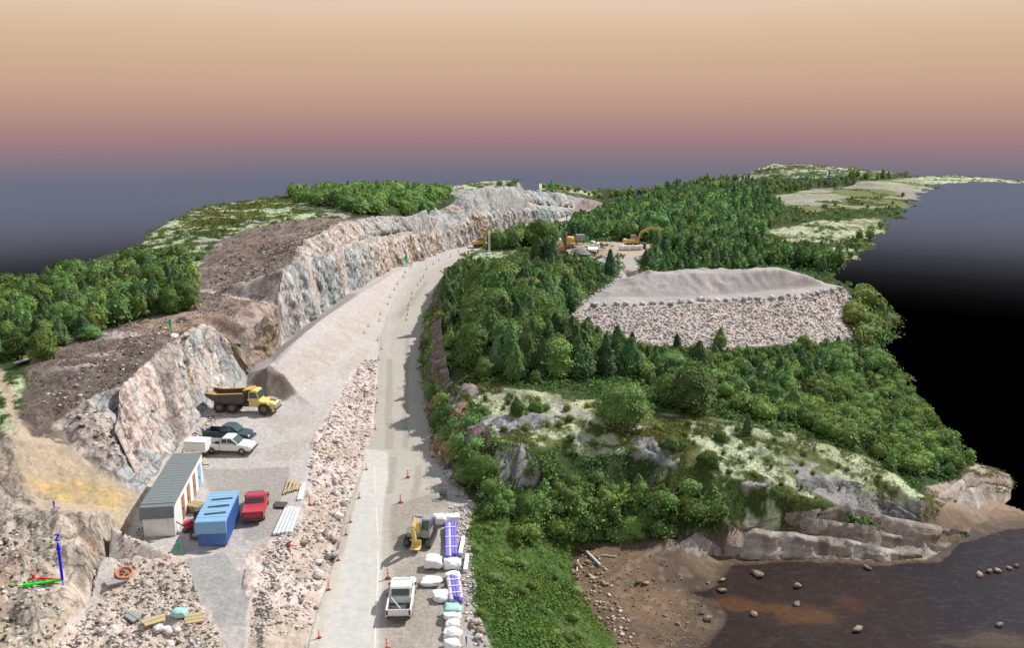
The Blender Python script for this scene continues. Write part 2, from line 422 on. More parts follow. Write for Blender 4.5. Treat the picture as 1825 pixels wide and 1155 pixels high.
def leaf_mat(name, rnd=0.35):
    m = bpy.data.materials.new(name); m.use_nodes = True
    n, l = m.node_tree.nodes, m.node_tree.links
    b = n['Principled BSDF']; b.inputs['Roughness'].default_value = 0.75; b.inputs['Specular IOR Level'].default_value = 0.15
    at = n.new('ShaderNodeAttribute'); at.attribute_name = 'tint'
    oi = n.new('ShaderNodeObjectInfo')
    mr = n.new('ShaderNodeMapRange'); mr.inputs['To Min'].default_value = 1 - rnd; mr.inputs['To Max'].default_value = 1 + rnd
    l.new(oi.outputs['Random'], mr.inputs['Value'])
    hs = n.new('ShaderNodeHueSaturation')
    mh = n.new('ShaderNodeMath'); mh.operation = 'MULTIPLY'; mh.inputs[1].default_value = 7.13
    fr = n.new('ShaderNodeMath'); fr.operation = 'FRACT'
    l.new(oi.outputs['Random'], mh.inputs[0]); l.new(mh.outputs[0], fr.inputs[0])
    m2 = n.new('ShaderNodeMapRange'); m2.inputs['To Min'].default_value = 0.475; m2.inputs['To Max'].default_value = 0.525
    l.new(fr.outputs[0], m2.inputs['Value']); l.new(m2.outputs[0], hs.inputs['Hue'])
    l.new(mr.outputs[0], hs.inputs['Value']); l.new(at.outputs['Color'], hs.inputs['Color'])
    l.new(hs.outputs[0], b.inputs['Base Color'])
    tr = n.new('ShaderNodeBsdfTranslucent'); l.new(hs.outputs[0], tr.inputs['Color'])
    ms = n.new('ShaderNodeMixShader'); ms.inputs[0].default_value = 0.25
    out = n['Material Output']
    l.new(b.outputs[0], ms.inputs[1]); l.new(tr.outputs[0], ms.inputs[2]); l.new(ms.outputs[0], out.inputs['Surface'])
    MATS[name] = m
    return m
ground_mat('gravel', fine=2.6, fine_amt=0.40, bump=0.7, bscale=7.0, bdist=0.10)
ground_mat('road_dust', fine=1.2, fine_amt=0.17, bump=0.2, bscale=6.0, bdist=0.05)
ground_mat('blasted_rock', fine=1.3, fine_amt=0.42, bump=0.9, bscale=3.0, bdist=0.28, streak=0.62)
ground_mat('shore_rock', fine=1.6, fine_amt=0.48, bump=1.0, bscale=2.2, bdist=0.2)
ground_mat('soil', fine=1.6, fine_amt=0.5, bump=0.7, bscale=2.5, bdist=0.25)
ground_mat('heath', fine=1.5, fine_amt=0.55, bump=0.7, bscale=2.5, bdist=0.25)
ground_mat('mud', fine=1.4, fine_amt=0.36, bump=0.5, bscale=4.0, bdist=0.06, rough=0.8, spec=0.3)
ground_mat('sea', fine=0.8, fine_amt=0.35, bump=0.35, bscale=2.6, bdist=0.06, rough=0.45, spec=0.06)

# ------------------------------------------------------------------ the ground: one survey grid, split by what covers it
NA, NR = 860, 900
az = np.radians(np.linspace(-36.5, 36.5, NA))
rr = 43.0 * (640.0 / 43.0) ** (np.linspace(0, 1, NR))
AZ, RR = np.meshgrid(az, rr)
GX, GY = (RR * np.sin(AZ)).ravel(), (RR * np.cos(AZ)).ravel()
wob = np.stack([fbm(GX, GY, 7, 4, 90) - 0.5, fbm(GX, GY, 7, 4, 91) - 0.5], 1)
far_k = np.clip(np.hypot(GX, GY) / 150.0, 0.6, 3.0)
ins = inside(GX + wob[:, 0] * 5 * far_k, GY + wob[:, 1] * 5 * far_k, OUTLINE)
GZ = np.full(GX.shape, np.nan)
GZ[ins] = tin(GX[ins], GY[ins])
ok = ~np.isnan(GZ)
remap = np.full(GX.shape, -1, np.int64)
remap[ok] = np.arange(ok.sum())
X, Y, Z = GX[ok], GY[ok], GZ[ok]
wob = wob[ok]
N = len(X)
print('ground points', N)
C = np.zeros((N, 3)); ZONE = np.zeros(N, np.int8); ROUGH = np.full(N, 0.35)
ZN = ['woodland_floor', 'road', 'gravel_yard', 'rubble_bank', 'rock_cutting', 'soil_clearing', 'heath', 'headland', 'stone_embankment', 'mud_flat', 'sea_water', 'grass_bank', 'gravel_heap']
n_big = fbm(X, Y, 22, 4, 1); n_mid = fbm(X, Y, 6, 4, 2); n_sm = fbm(X, Y, 1.6, 3, 3); n_ti = fbm(X, Y, 0.6, 2, 4)
def mixc(a, b, t):
    return np.asarray(a)[None, :] * (1 - t)[:, None] + np.asarray(b)[None, :] * t[:, None] if np.ndim(a) == 1 and np.ndim(b) == 1 else \
        (np.asarray(a) if np.ndim(a) == 2 else np.asarray(a)[None, :]) * (1 - t)[:, None] + (np.asarray(b) if np.ndim(b) == 2 else np.asarray(b)[None, :]) * t[:, None]
def layer(poly, col, zone=None, soft=1.0, rough=None, op=1.0, keep=None, world=False):
    """lay a ground cover over a piece of the plan; edges wander by about `soft` metres"""
    global C
    pl = poly if world else plan(poly)
    m = np.zeros(N)
    K = [(-0.5, 0.2), (0.35, -0.45), (0.1, 0.5), (0.4, 0.3)]
    core = inside(X + wob[:, 0] * 3 * soft, Y + wob[:, 1] * 3 * soft, pl)
    for kx, ky in K:
        m += inside(X + wob[:, 0] * 3 * soft + kx * soft * 0.6, Y + wob[:, 1] * 3 * soft + ky * soft * 0.6, pl)
    m = m / 4.0
    if keep is not None:
        m = m * keep; core = core & (keep > 0.5)
    c = col if np.ndim(col) == 2 else np.tile(np.asarray(col, float)[None, :], (N, 1))
    t = (m * op)[:, None]
    C = C * (1 - t) + c * t
    if zone is not None: ZONE[core] = ZN.index(zone)
    if rough is not None: ROUGH[:] = ROUGH * (1 - m) + rough * m
    return core
# colours of the covers
heath_c = mixc((0.050, 0.085, 0.022), (0.085, 0.105, 0.030), sstep(0.35, 0.65, n_mid))
heath_c = mixc(heath_c, (0.040, 0.070, 0.020), sstep(0.5, 0.75, n_sm) * 0.7)
lich = (0.40, 0.44, 0.29)
floor_c = mixc((0.022, 0.040, 0.014), (0.045, 0.070, 0.022), n_sm)
C[:] = floor_c
def lichen_mix(lo, hi, base=heath_c, seed=0, rock=(0.30, 0.29, 0.28), rk=0.62, sx=1.0):
    a = fbm(X * sx, Y * 1.5, 6, 5, 40 + seed, 0.72)
    a = 0.62 * a + 0.38 * fbm(X, Y * 1.3, 1.5, 3, 45 + seed) 
    c = mixc(base, lich, sstep(lo, hi - 0.03, a))
    b = fbm(X * sx, Y, 6, 4, 60 + seed)
    b = 0.65 * b + 0.35 * fbm(X * 0.8, Y * 1.8, 1.8, 3, 65 + seed)
    return mixc(c, rock, sstep(rk - 0.02, rk + 0.03, b))
gr_c = mixc((0.435, 0.40, 0.385), (0.365, 0.335, 0.32), n_mid)
gr_c = mixc(gr_c, (0.46, 0.42, 0.40), sstep(0.55, 0.8, n_ti) * 0.6)
pink_c = mixc((0.58, 0.485, 0.45), (0.46, 0.375, 0.34), sstep(0.35, 0.7, n_ti))
pink_c = mixc(pink_c, (0.36, 0.30, 0.23), sstep(0.5, 0.7, n_mid) * 0.6)
soil_c = mixc(mixc((0.085, 0.062, 0.052), (0.15, 0.115, 0.10), n_sm), mixc((0.19, 0.15, 0.13), (0.26, 0.205, 0.18), n_sm), sstep(-75, -45, X) * sstep(85, 130, Y) * 0.7)
soil_c = mixc(soil_c, (0.42, 0.37, 0.345), sstep(0.58, 0.68, fbm(X * 0.5, Y * 1.3, 5, 5, 21)) * 0.9)
soil_c = mixc(soil_c, (0.30, 0.25, 0.23), sstep(0.6, 0.85, n_ti) * 0.35)
rock_c = mixc((0.52, 0.44, 0.40), (0.38, 0.39, 0.395), sstep(0.4, 0.6, n_mid))
rock_c = mixc(rock_c, (0.20, 0.17, 0.155), sstep(0.58, 0.75, n_sm) * 0.6)
layer(np.array([(-130, 38), (-18, 38), (-28, 70), (-32, 84), (-60, 88), (-130, 84)]), (0.36, 0.29, 0.215), 'rubble_bank', 0.5, 0.5, world=True)
# left of the road
layer(np.array([p[:2] for p in toe2] + [p[:2] for p in w3up][::-1] + [p[:2] for p in w2up][::-1] + [w2top[0][:2]]), rock_c, 'rock_cutting', 0.3, 0.8, world=True)
layer([(243,438),(350,371),(480,353),(556,352),(640,380),(570,398),(520,396),(430,412),(385,432),(350,480),(240,455),(160,470),(20,505),(100,500)], lichen_mix(0.48, 0.57, seed=1, rk=0.62, sx=0.6), 'heath', 1.2, 0.3)
layer([(-100,690),(40,670),(55,780),(-100,800)], lichen_mix(0.50, 0.6, seed=3, rk=0.8), 'heath', 0.8, 0.25)
layer([(45,760),(55,640),(130,600),(260,566),(340,545),(352,500),(350,470),(388,432),(440,408),(520,392),(600,388),(641,390),(690,385),(745,390),(800,372),(850,345),(900,335),(1000,345),(1060,357),(1040,380),(850,376),(780,414),(690,425),(600,446),(530,462),(503,482),(494,546),(440,560),(400,590),(345,592),(296,622),(228,690),(170,712),(108,748),(100,785)], soil_c, 'soil_clearing', 0.9, 0.45)
layer([(390,430),(500,410),(560,425),(505,480),(440,500),(380,500),(370,460)], mixc((0.23, 0.175, 0.15), (0.14, 0.10, 0.085), n_sm), None, 2.0, op=0.75)
layer([(225,575),(350,552),(400,560),(400,590),(330,600),(260,596)], mixc((0.34, 0.25, 0.19), (0.24, 0.17, 0.13), n_sm), None, 1.2, op=0.85)
layer([(340,566),(440,548),(494,546),(505,600),(470,642),(425,642),(395,590)], mixc((0.34, 0.27, 0.235), (0.20, 0.145, 0.12), sstep(0.4, 0.6, n_sm)), None, 0.8)
layer([(105,745),(165,712),(225,690),(292,622),(340,592),(385,590),(410,612),(428,642),(440,665),(420,690),(385,715),(345,752),(315,790),(285,840),(262,880),(230,870),(180,840),(130,800)], rock_c, 'rock_cutting', 0.5, 0.9)
layer([(105,745),(160,720),(170,760),(215,800),(230,870),(160,820),(95,790)], mixc(soil_c, (0.38, 0.33, 0.30), sstep(0.45, 0.6, n_sm)), None, 0.8, op=0.8)
sand_c = mixc((0.42, 0.34, 0.25), (0.33, 0.26, 0.19), n_mid)
layer([(-110,795),(60,775),(130,800),(200,850),(262,878),(240,925),(205,935),(195,930),(110,912),(-110,895)], sand_c, 'rubble_bank', 0.8, 0.35)
layer([(60,862),(150,858),(235,880),(225,905),(160,905),(90,892)], mixc((0.50, 0.35, 0.14), (0.36, 0.27, 0.15), sstep(0.35, 0.7, n_sm)), None, 1.2, op=0.85)
pil_c = mixc((0.54, 0.46, 0.39), (0.38, 0.33, 0.28), sstep(0.35, 0.65, n_sm))
pil_c = mixc(pil_c, (0.44, 0.31, 0.24), sstep(0.56, 0.68, fbm(X, Y, 3, 3, 33)) * 0.7)
layer([(-110,897),(60,905),(110,918),(172,916),(200,938),(214,975),(190,1015),(160,1080),(100,1130),(60,1260),(-110,1260)], pil_c, 'rock_cutting', 0.5, 0.8)
layer([(-110,920),(60,920),(100,960),(70,1040),(-110,1100)], mixc((0.38, 0.34, 0.28), (0.23, 0.20, 0.165), sstep(0.4, 0.65, n_sm)), None, 1.5, op=0.6)
grey_rk = mixc(mixc((0.46, 0.45, 0.44), (0.35, 0.375, 0.385), n_mid), (0.17, 0.15, 0.14), sstep(0.55, 0.72, n_sm) * 0.7)
layer(np.array([p[:2] for p in w2top[9:]] + [pz(1075,371,0)[:2]] + [p[:2] for p in w3up][::-1]), grey_rk, 'rock_cutting', 0.3, 1.0, world=True)
layer(np.array([p[:2] for p in w2top[2:10]] + [p[:2] for p in w2up][::-1]), rock_c, 'rock_cutting', 0.3, 0.9, world=True)
layer([(1015,378),(1030,362),(1060,356),(1095,360),(1095,372),(1040,382)], mixc((0.33, 0.25, 0.235), (0.22, 0.17, 0.155), n_sm), 'rock_cutting', 0.8, 0.8)
# the yard between cutting and road
yard = [(60,1262),(100,1130),(160,1080),(190,1015),(235,935),(262,880),(285,840),(315,790),(345,752),(385,715),(420,690),(440,665),(470,642),(540,582),(620,522),(700,477),(780,452),(850,432),(930,408),(1000,388),(1050,374),(1100,361),(1110,369),(1040,383),(985,398),(920,418),(850,440),(790,462),(735,490),(700,540),(676,600),(672,680),(668,740),(655,810),(625,900),(600,980),(575,1060),(555,1155),(520,1262)]
toes = np.array([p[:2] for p in P([(60,1262,1.5),(120,1140,1.5)])] + [p[:2] for p in toe1] + [p[:2] for p in toe2] + [p[:2] for p in P(ROAD_L)][::-1])
layer(toes, gr_c, 'gravel_yard', 0.35, 0.12, world=True)
layer([(475,640),(540,584),(620,524),(640,520),(560,580),(490,650)], (0.26, 0.23, 0.225), None, 0.5, op=0.8)
layer([(490,660),(560,610),(640,545),(700,500),(690,540),(620,610),(560,690),(520,690)], mixc((0.40, 0.34, 0.28), (0.30, 0.245, 0.195), sstep(0.4, 0.62, n_sm)), None, 1.5, op=0.35)
layer([(445,680),(490,655),(530,700),(500,716),(470,714)], mixc((0.22, 0.17, 0.15), (0.12, 0.095, 0.085), n_sm), None, 0.6, 0.3)
layer([(195,1020),(250,915),(300,835),(350,760),(400,712),(420,715),(370,770),(320,850),(270,960),(230,1030)], pink_c, None, 0.8, 0.35, op=0.75)
layer([(366,840),(512,835),(500,880),(488,960),(425,968),(420,900),(370,905)], mixc((0.25, 0.235, 0.215), (0.31, 0.29, 0.265), n_mid), None, 0.5, 0.04, op=0.9)
bl_c = mixc(pink_c, (0.42, 0.36, 0.30), n_mid)
layer([(100,1150),(165,1085),(195,1020),(250,1000),(335,990),(345,1040),(365,1090),(400,1155),(380,1262),(60,1262)], bl_c, 'rubble_bank', 0.6, 0.5)
layer([(330,1000),(400,985),(425,1020),(440,1075),(440,1118),(385,1122),(372,1085),(345,1040)], mixc((0.27, 0.265, 0.26), (0.33, 0.325, 0.315), n_sm), 'gravel_yard', 0.25, 0.06)
layer([(440,990),(530,940),(550,850),(568,770),(605,700),(645,640),(674,640),(668,740),(650,820),(620,910),(597,985),(572,1060),(552,1160),(520,1262),(430,1262),(445,1120),(442,1060)], pink_c, 'rubble_bank', 0.5, 0.55)
for a in ([(470,800),(560,780),(570,800),(520,826),(470,822)], [(470,740),(540,735),(560,750),(500,768)], [(505,800),(516,796),(520,812),(508,818)], [(590,660),(640,620),(660,625),(610,680)]):
    layer(a, mixc((0.33, 0.28, 0.235), (0.38, 0.335, 0.30), n_sm), None, 1.5, op=0.6)
# the road
road_c = mixc((0.375, 0.35, 0.30), (0.33, 0.31, 0.275), n_mid)
rl = [p[:2] for p in P(ROAD_L)]; rrt = [p[:2] for p in P([(900,1262,0)] + ROAD_R)]
layer(np.array(rl + rrt[::-1]), road_c, 'road', 0.25, 0.03, world=True)
layer([(700,560),(740,500),(790,470),(850,446),(960,412),(940,412),(850,440),(780,464),(720,495),(690,540),(680,600),(690,640)], gr_c, None, 0.6, op=0.6)
for a in ([(690,640),(700,640),(700,800),(684,800)], [(722,600),(730,600),(728,800),(716,800)], [(708,560),(760,500),(764,505),(714,570)], [(696,815),(708,815),(700,880),(688,880)], [(740,830),(752,830),(742,900),(728,900)]):
    layer(a, (0.25, 0.23, 0.20), None, 0.25, op=0.6)
layer([(655,800),(690,805),(692,850),(684,930),(679,1000),(678,1155),(676,1262),(545,1262),(572,1155),(588,1060),(612,985),(635,905)], mixc((0.50, 0.485, 0.46), (0.44, 0.42, 0.385), n_mid), None, 0.3, 0.02, op=0.9)
layer([(592,1000),(612,985),(570,1155),(545,1262),(520,1262),(556,1155),(576,1060)], (0.46, 0.42, 0.365), None, 0.3, op=0.8)
layer([(600,1155),(612,1040),(650,880),(664,880),(655,1000),(655,1155)], (0.43, 0.43, 0.425), None, 0.5, op=0.7)
layer([(700,900),(760,880),(835,900),(838,960),(850,1090),(885,1262),(690,1262)], mixc((0.36, 0.325, 0.285), (0.28, 0.25, 0.215), sstep(0.4, 0.65, n_mid)), 'gravel_yard', 0.7, 0.08)
layer([(790,905),(838,905),(840,960),(852,1090),(870,1155),(835,1155),(815,1090),(800,1000)], mixc((0.40, 0.37, 0.35), (0.30, 0.26, 0.23), n_sm), None, 0.6, 0.25, op=0.7)
layer([(760,820),(782,815),(812,862),(850,908),(800,900)], gr_c, 'gravel_yard', 0.4, 0.25)
# grass bank, shore, sea
grass_c = mixc((0.070, 0.125, 0.028), (0.040, 0.085, 0.022), n_mid)
grass_c = mixc(grass_c, (0.15, 0.15, 0.06), sstep(0.55, 0.72, n_sm) * 0.6)
cut = [p[:2] for p in P([(838,905,0),(836,960,0),(851,1090,-.1),(872,1155,-.2),(900,1262,-.3)])]
shore = [p[:2] for p in P([(1190,1262,-5.4),(1105,1155,-5.35),(1075,1120,-5.3),(1035,1070,-5.2),(1015,1012,-5),(1035,978,-5)])]
layer(np.array(cut + shore + [pz(960,940,-1.0)[:2], pz(890,908,0.2)[:2]]), grass_c, 'grass_bank', 0.5, 0.25, world=True)
mud_c = mixc((0.130, 0.080, 0.046), (0.078, 0.050, 0.034), sstep(0.35, 0.65, fbm(X + Y * 0.6, Y * 0.5 - X * 0.2, 4, 4, 87)))
mud_c = mixc(mud_c, (0.20, 0.15, 0.10), sstep(0.55, 0.75, n_ti) * 0.6)
shl = [p[:2] for p in P([(1035,978,-5),(1120,974,-5.1),(1190,987,-5.3),(1285,988,-5.45),(1400,997,-5.5),(1520,994,-5.5),(1650,995,-5.5),(1710,962,-5.4),(1760,924,-5.3),(1800,885,-5.3),(1850,920,-5.5),(1960,975,-5.6),(1960,1262,-5.8)])]
layer(np.array(shl + shore), mud_c, 'mud_flat', 0.35, 0.05, world=True)
sea_c = mixc((0.0125, 0.009, 0.0145), (0.024, 0.0145, 0.012), sstep(0.35, 0.65, n_big))
sea_c = mixc(sea_c, (0.040, 0.038, 0.046), sstep(0.60, 0.72, fbm(X * 0.5, Y * 1.6, 0.4, 2, 88)) * 0.35)  # thin bluish streaks: ripple sheen painted into the water colour
sea_poly = np.array([pz(u, v, -5.5)[:2] for u, v in [(1300,1000),(1400,1001),(1520,999),(1660,998),(1720,968),(1790,948),(1900,930),(2100,1000),(2100,1300),(1252,1300),(1268,1140),(1290,1100),(1262,1072),(1215,1060),(1275,1040)]])
layer(sea_poly, sea_c, 'sea_water', 0.8, 0.0, world=True)
layer([(1290,1060),(1380,1080),(1480,1100),(1470,1130),(1370,1118),(1290,1100),(1230,1080)], mixc((0.085, 0.040, 0.018), (0.03, 0.02, 0.016), sstep(0.4, 0.6, fbm(X * 0.6, Y * 1.4, 3, 4, 89))), None, 1.6, op=0.75)
layer([(1480,1070),(1530,1072),(1525,1095),(1470,1090)], (0.075, 0.024, 0.014), None, 1.6, op=0.55)
layer([(1700,1140),(1760,1120),(1815,1130),(1815,1154),(1650,1154)], (0.07, 0.05, 0.032), None, 1.5, op=0.7)
# headland
hl_c = lichen_mix(0.50, 0.57, base=mixc(heath_c, (0.13, 0.14, 0.05), n_big), seed=5, rk=0.66)
layer([(806,686),(900,690),(1000,702),(1150,730),(1300,747),(1420,775),(1600,845),(1650,890),(1620,930),(1500,905),(1400,882),(1300,852),(1200,832),(1120,802),(1000,792),(925,795),(882,790),(850,735)], hl_c, 'headland', 0.8, 0.35)
layer([(1080,870),(1250,840),(1330,850),(1500,900),(1480,950),(1290,945),(1290,930)], lichen_mix(0.52, 0.60, seed=9, rk=0.58), 'headland', 1.0, 0.35)
layer([(806,686),(880,692),(1000,705),(1060,740),(1050,750),(960,730),(880,715),(838,708)], lichen_mix(0.42, 0.52, base=np.tile(np.array([[0.31, 0.28, 0.265]]), (N, 1)), seed=12, rk=0.6), None, 0.4, op=0.6)
layer([(1010,765),(1090,770),(1130,800),(1090,815),(1040,800)], lichen_mix(0.42, 0.52, seed=14, rk=0.72), None, 0.7, op=0.85)
layer([(1290,745),(1370,765),(1500,805),(1590,845),(1560,850),(1430,800),(1300,765)], lichen_mix(0.42, 0.52, seed=15, rk=0.64), None, 0.7, op=0.85)
layer([(1220,770),(1330,800),(1420,820),(1400,850),(1300,820),(1230,790)], lichen_mix(0.46, 0.56, seed=16, rk=0.62), None, 0.8, op=0.8)
dark_rk = mixc((0.23, 0.235, 0.245), (0.34, 0.32, 0.31), sstep(0.45, 0.65, n_sm))
layer([(840,738),(900,748),(1000,742),(970,765),(910,775),(850,792)], dark_rk, None, 0.3, 0.6)
layer([(882,815),(905,795),(935,800),(965,840),(945,874),(888,874)], dark_rk, None, 0.3, 0.5)
layer([(1125,783),(1160,784),(1200,815),(1205,842),(1170,832),(1130,815)], dark_rk, None, 0.4, 0.5)
slab_c = mixc((0.24, 0.235, 0.235), (0.31, 0.29, 0.275), n_sm)
layer([(1405,828),(1450,838),(1540,872),(1640,900),(1650,925),(1560,915),(1480,895),(1430,868)], slab_c, None, 0.4, 0.25)
sh_rk = mixc((0.32, 0.265, 0.225), (0.19, 0.145, 0.12), sstep(0.4, 0.62, fbm(X * 0.5, Y * 1.8, 3, 4, 70)))
layer([(1190,960),(1240,950),(1290,946),(1380,943),(1480,935),(1560,935),(1640,915),(1650,870),(1740,828),(1810,842),(1800,885),(1760,924),(1710,962),(1650,996),(1520,995),(1400,998),(1285,990),(1190,988)], sh_rk, 'headland', 0.35, 0.4)
layer([(1640,960),(1700,900),(1740,870),(1790,880),(1830,915),(1760,930),(1700,965)], (0.22, 0.145, 0.095), 'mud_flat', 0.8, 0.3, op=0.8)
# embankment, yard beyond
et = [p[:2] for p in embtop]; eb = [p[:2] for p in embtoe]
emb_c = mixc((0.52, 0.45, 0.42), (0.40, 0.35, 0.325), sstep(0.35, 0.65, n_ti))
layer(np.array(eb + et[::-1] + [pz(1050,530,5)[:2]]), emb_c, 'stone_embankment', 0.4, 0.3, world=True)
heap_c = mixc((0.34, 0.315, 0.31), (0.29, 0.27, 0.27), n_mid)
heap_c = mixc(heap_c, (0.40, 0.36, 0.34), sstep(0.55, 0.7, fbm(X + Y * 0.4, Y * 0.25, 3, 3, 77)) * 0.6)
ht = [p[:2] for p in heaptop]; bk = [p[:2] + np.array([0, 10]) for p in heaptop]
layer(np.array(et + [pz(1470,503,4.6)[:2]] + bk[::-1] + [pz(1108,478,5)[:2], pz(1095,500,5)[:2], pz(1050,530,5)[:2]]), heap_c, 'gravel_heap', 0.35, 0.10, world=True)
layer([(1102,452),(1132,455),(1140,480),(1150,492),(1105,500),(1108,478)], mixc((0.36, 0.32, 0.30), (0.31, 0.28, 0.26), n_sm), 'gravel_heap', 0.5, 0.1)
layer([(985,440),(1000,433),(1090,431),(1165,436),(1160,450),(1135,458),(1100,456),(1050,452),(1010,452)], mixc((0.42, 0.33, 0.25), (0.36, 0.27, 0.22), n_sm), 'gravel_yard', 0.5, 0.1)
layer([(1000,455),(1045,458),(1055,468),(1010,466)], (0.16, 0.10, 0.08), 'rubble_bank', 0.6)
layer([(1048,456),(1098,456),(1098,476),(1060,470)], (0.33, 0.32, 0.32), 'rubble_bank', 0.6, 0.4)
layer([(820,452),(880,448),(925,446),(915,458),(870,468),(835,470)], lichen_mix(0.40, 0.5, seed=20), 'heath', 0.8, 0.2)
# bog and heath far right, hill tops
bog_c = mixc((0.235, 0.215, 0.20), (0.30, 0.32, 0.20), sstep(0.42, 0.6, fbm(X * 0.35, Y, 8, 5, 50, 0.65)))
bog_c = mixc(bog_c, (0.12, 0.14, 0.05), sstep(0.56, 0.64, fbm(X * 0.4, Y, 14, 4, 51)))
layer([(1365,352),(1440,338),(1560,322),(1665,314),(1665,330),(1640,352),(1618,370),(1520,372),(1440,378),(1400,366)], bog_c, 'heath', 2.0, 0.3)
layer([(1372,412),(1440,398),(1570,389),(1590,402),(1560,428),(1500,432),(1460,430),(1385,430)], lichen_mix(0.46, 0.58, base=mixc(heath_c, (0.20, 0.19, 0.12), n_big), seed=25, rk=0.62, sx=0.4), 'heath', 2.0, 0.3)
layer([(1560,428),(1500,440),(1470,440),(1500,475),(1545,441)], lichen_mix(0.5, 0.6, seed=26, sx=0.4), 'heath', 2.0)
layer([(1305,322),(1322,308),(1380,292),(1450,293),(1520,300),(1600,308),(1560,318),(1450,318),(1380,316),(1330,322)], lichen_mix(0.50, 0.62, seed=28, sx=0.4, rock=(0.2, 0.2, 0.19), rk=0.56), 'heath', 2.0, 0.9)
layer([(1640,318),(1700,311),(1835,322),(1835,327),(1740,326),(1660,331)], lichen_mix(0.42, 0.52, seed=29, sx=0.4), 'heath', 2.0, 0.3)
layer([(800,345),(815,329),(870,321),(985,331),(1060,340),(1050,350),(960,338),(880,334),(830,342)], lichen_mix(0.48, 0.56, seed=30, sx=0.4), 'heath', 1.5, 0.4)

# relief
relief = (fbm(X, Y, 2.6, 5, 8, 0.6) - 0.5) * 2.4 * ROUGH + (fbm(X, Y, 0.9, 3, 9) - 0.5) * 0.9 * ROUGH * np.clip(90 / np.hypot(X, Y), 0.4, 1)
hz = ZONE == ZN.index('gravel_heap')
rid = 1 - np.abs(2 * fbm(X + 0.55 * Y, Y * 0.22 - X * 0.1, 3.2, 3, 101) - 1)
relief[hz] += ((rid - 0.6) * 0.42 + (fbm(X, Y, 5, 3, 103) - 0.5) * 0.55 + (fbm(X, Y, 1.1, 3, 104) - 0.5) * 0.5)[hz] * sstep(5.0, 6.2, Z)[hz]
Zr = Z + relief
sea_i, mud_i = ZN.index('sea_water'), ZN.index('mud_flat')
sm = np.zeros(N)
for k in range(12):
    sm += inside(X + wob[:, 0] * 2.4 + 1.6 * math.cos(k * 0.5236), Y + wob[:, 1] * 2.4 + 1.6 * math.sin(k * 0.5236), sea_poly)
sm = sstep(0, 0.7, sm / 12) * (Zr < -4.6)
Zr = Zr * (1 - sm) + -5.52 * sm
Zr[ZONE == sea_i] = -5.52
wd = np.zeros(N)
for k in range(10):
    wd += inside(X + wob[:, 0] * 3 + 4.5 * math.cos(k * 0.628), Y + wob[:, 1] * 3 + 4.5 * math.sin(k * 0.628), sea_poly)
wet = np.maximum(sstep(0.0, 0.4, sm), sstep(0.0, 0.6, wd / 10)) * (ZONE == mud_i)
C *= (1 - 0.45 * wet)[:, None]
VERT = np.stack([X, Y, Zr], 1)
# faces
gi = remap.reshape(NR, NA)
q = np.stack([gi[:-1, :-1], gi[:-1, 1:], gi[1:, 1:], gi[1:, :-1]], -1).reshape(-1, 4)
q = q[(q >= 0).all(1)]
zf = ZONE[q[:, 0]]
ZMAT = {'woodland_floor': 'heath', 'road': 'road_dust', 'gravel_yard': 'gravel', 'rubble_bank': 'gravel', 'rock_cutting': 'blasted_rock', 'soil_clearing': 'soil', 'heath': 'heath',
        'headland': 'heath', 'stone_embankment': 'gravel', 'mud_flat': 'mud', 'sea_water': 'sea', 'grass_bank': 'heath', 'gravel_heap': 'gravel'}
ZLAB = {'woodland_floor': 'dark green forest floor under the trees', 'road': 'dusty pale haul road running through the rock cutting',
        'gravel_yard': 'grey gravel yard and laydown ground beside the road', 'rubble_bank': 'pinkish banks of broken blasted rock and sand',
        'rock_cutting': 'pale rock of the near cutting on the left', 'soil_clearing': 'stripped dark brown soil above the cutting', 'heath': 'green heath with pale lichen patches',
        'headland': 'mossy rock headland with lichen and bare coastal slabs', 'stone_embankment': 'broken stone slope of the fill by the wood',
        'mud_flat': 'brown tidal mud along the shore', 'sea_water': 'dark brown purple shallow water', 'grass_bank': 'green overgrown bank between the yard and the shore', 'gravel_heap': 'grey gravel spread on top of the stone embankment'}
GROUND = {}
for k, nm in enumerate(ZN):
    f = q[zf == k]
    if not len(f): continue
    used, inv = np.unique(f, return_inverse=True)
    me = np_mesh(nm, VERT[used], inv.reshape(-1, 4), C[used], smooth=True)
    GROUND[nm] = tag(put(nm, me, MATS[ZMAT[nm]]), ZLAB[nm], None, None, 'structure')
    print(nm, len(f))
# true surface for standing things on
def surf(x, y):
    """ground height with relief, looked up on the survey grid"""
    a = math.atan2(x, y); r = math.hypot(x, y)
    j = min(max((a - az[0]) / (az[1] - az[0]), 0), NA - 1.001); i = min(max(math.log(r / 43.0) / math.log(640.0 / 43.0) * (NR - 1), 0), NR - 1.001)
    j0, i0 = int(j), int(i); fj, fi = j - j0, i - i0
    ids = [gi[i0, j0], gi[i0, j0 + 1], gi[i0 + 1, j0], gi[i0 + 1, j0 + 1]]
    if min(ids) < 0:
        k = [t for t in ids if t >= 0]
        return float(Zr[k[0]]) if k else float(hlook(x, y))
    return float((Zr[ids[0]] * (1 - fj) + Zr[ids[1]] * fj) * (1 - fi) + (Zr[ids[2]] * (1 - fj) + Zr[ids[3]] * fj) * fi)
def at(u, v):
    p = ground(u, v)
    return Vector((p[0], p[1], surf(p[0], p[1])))

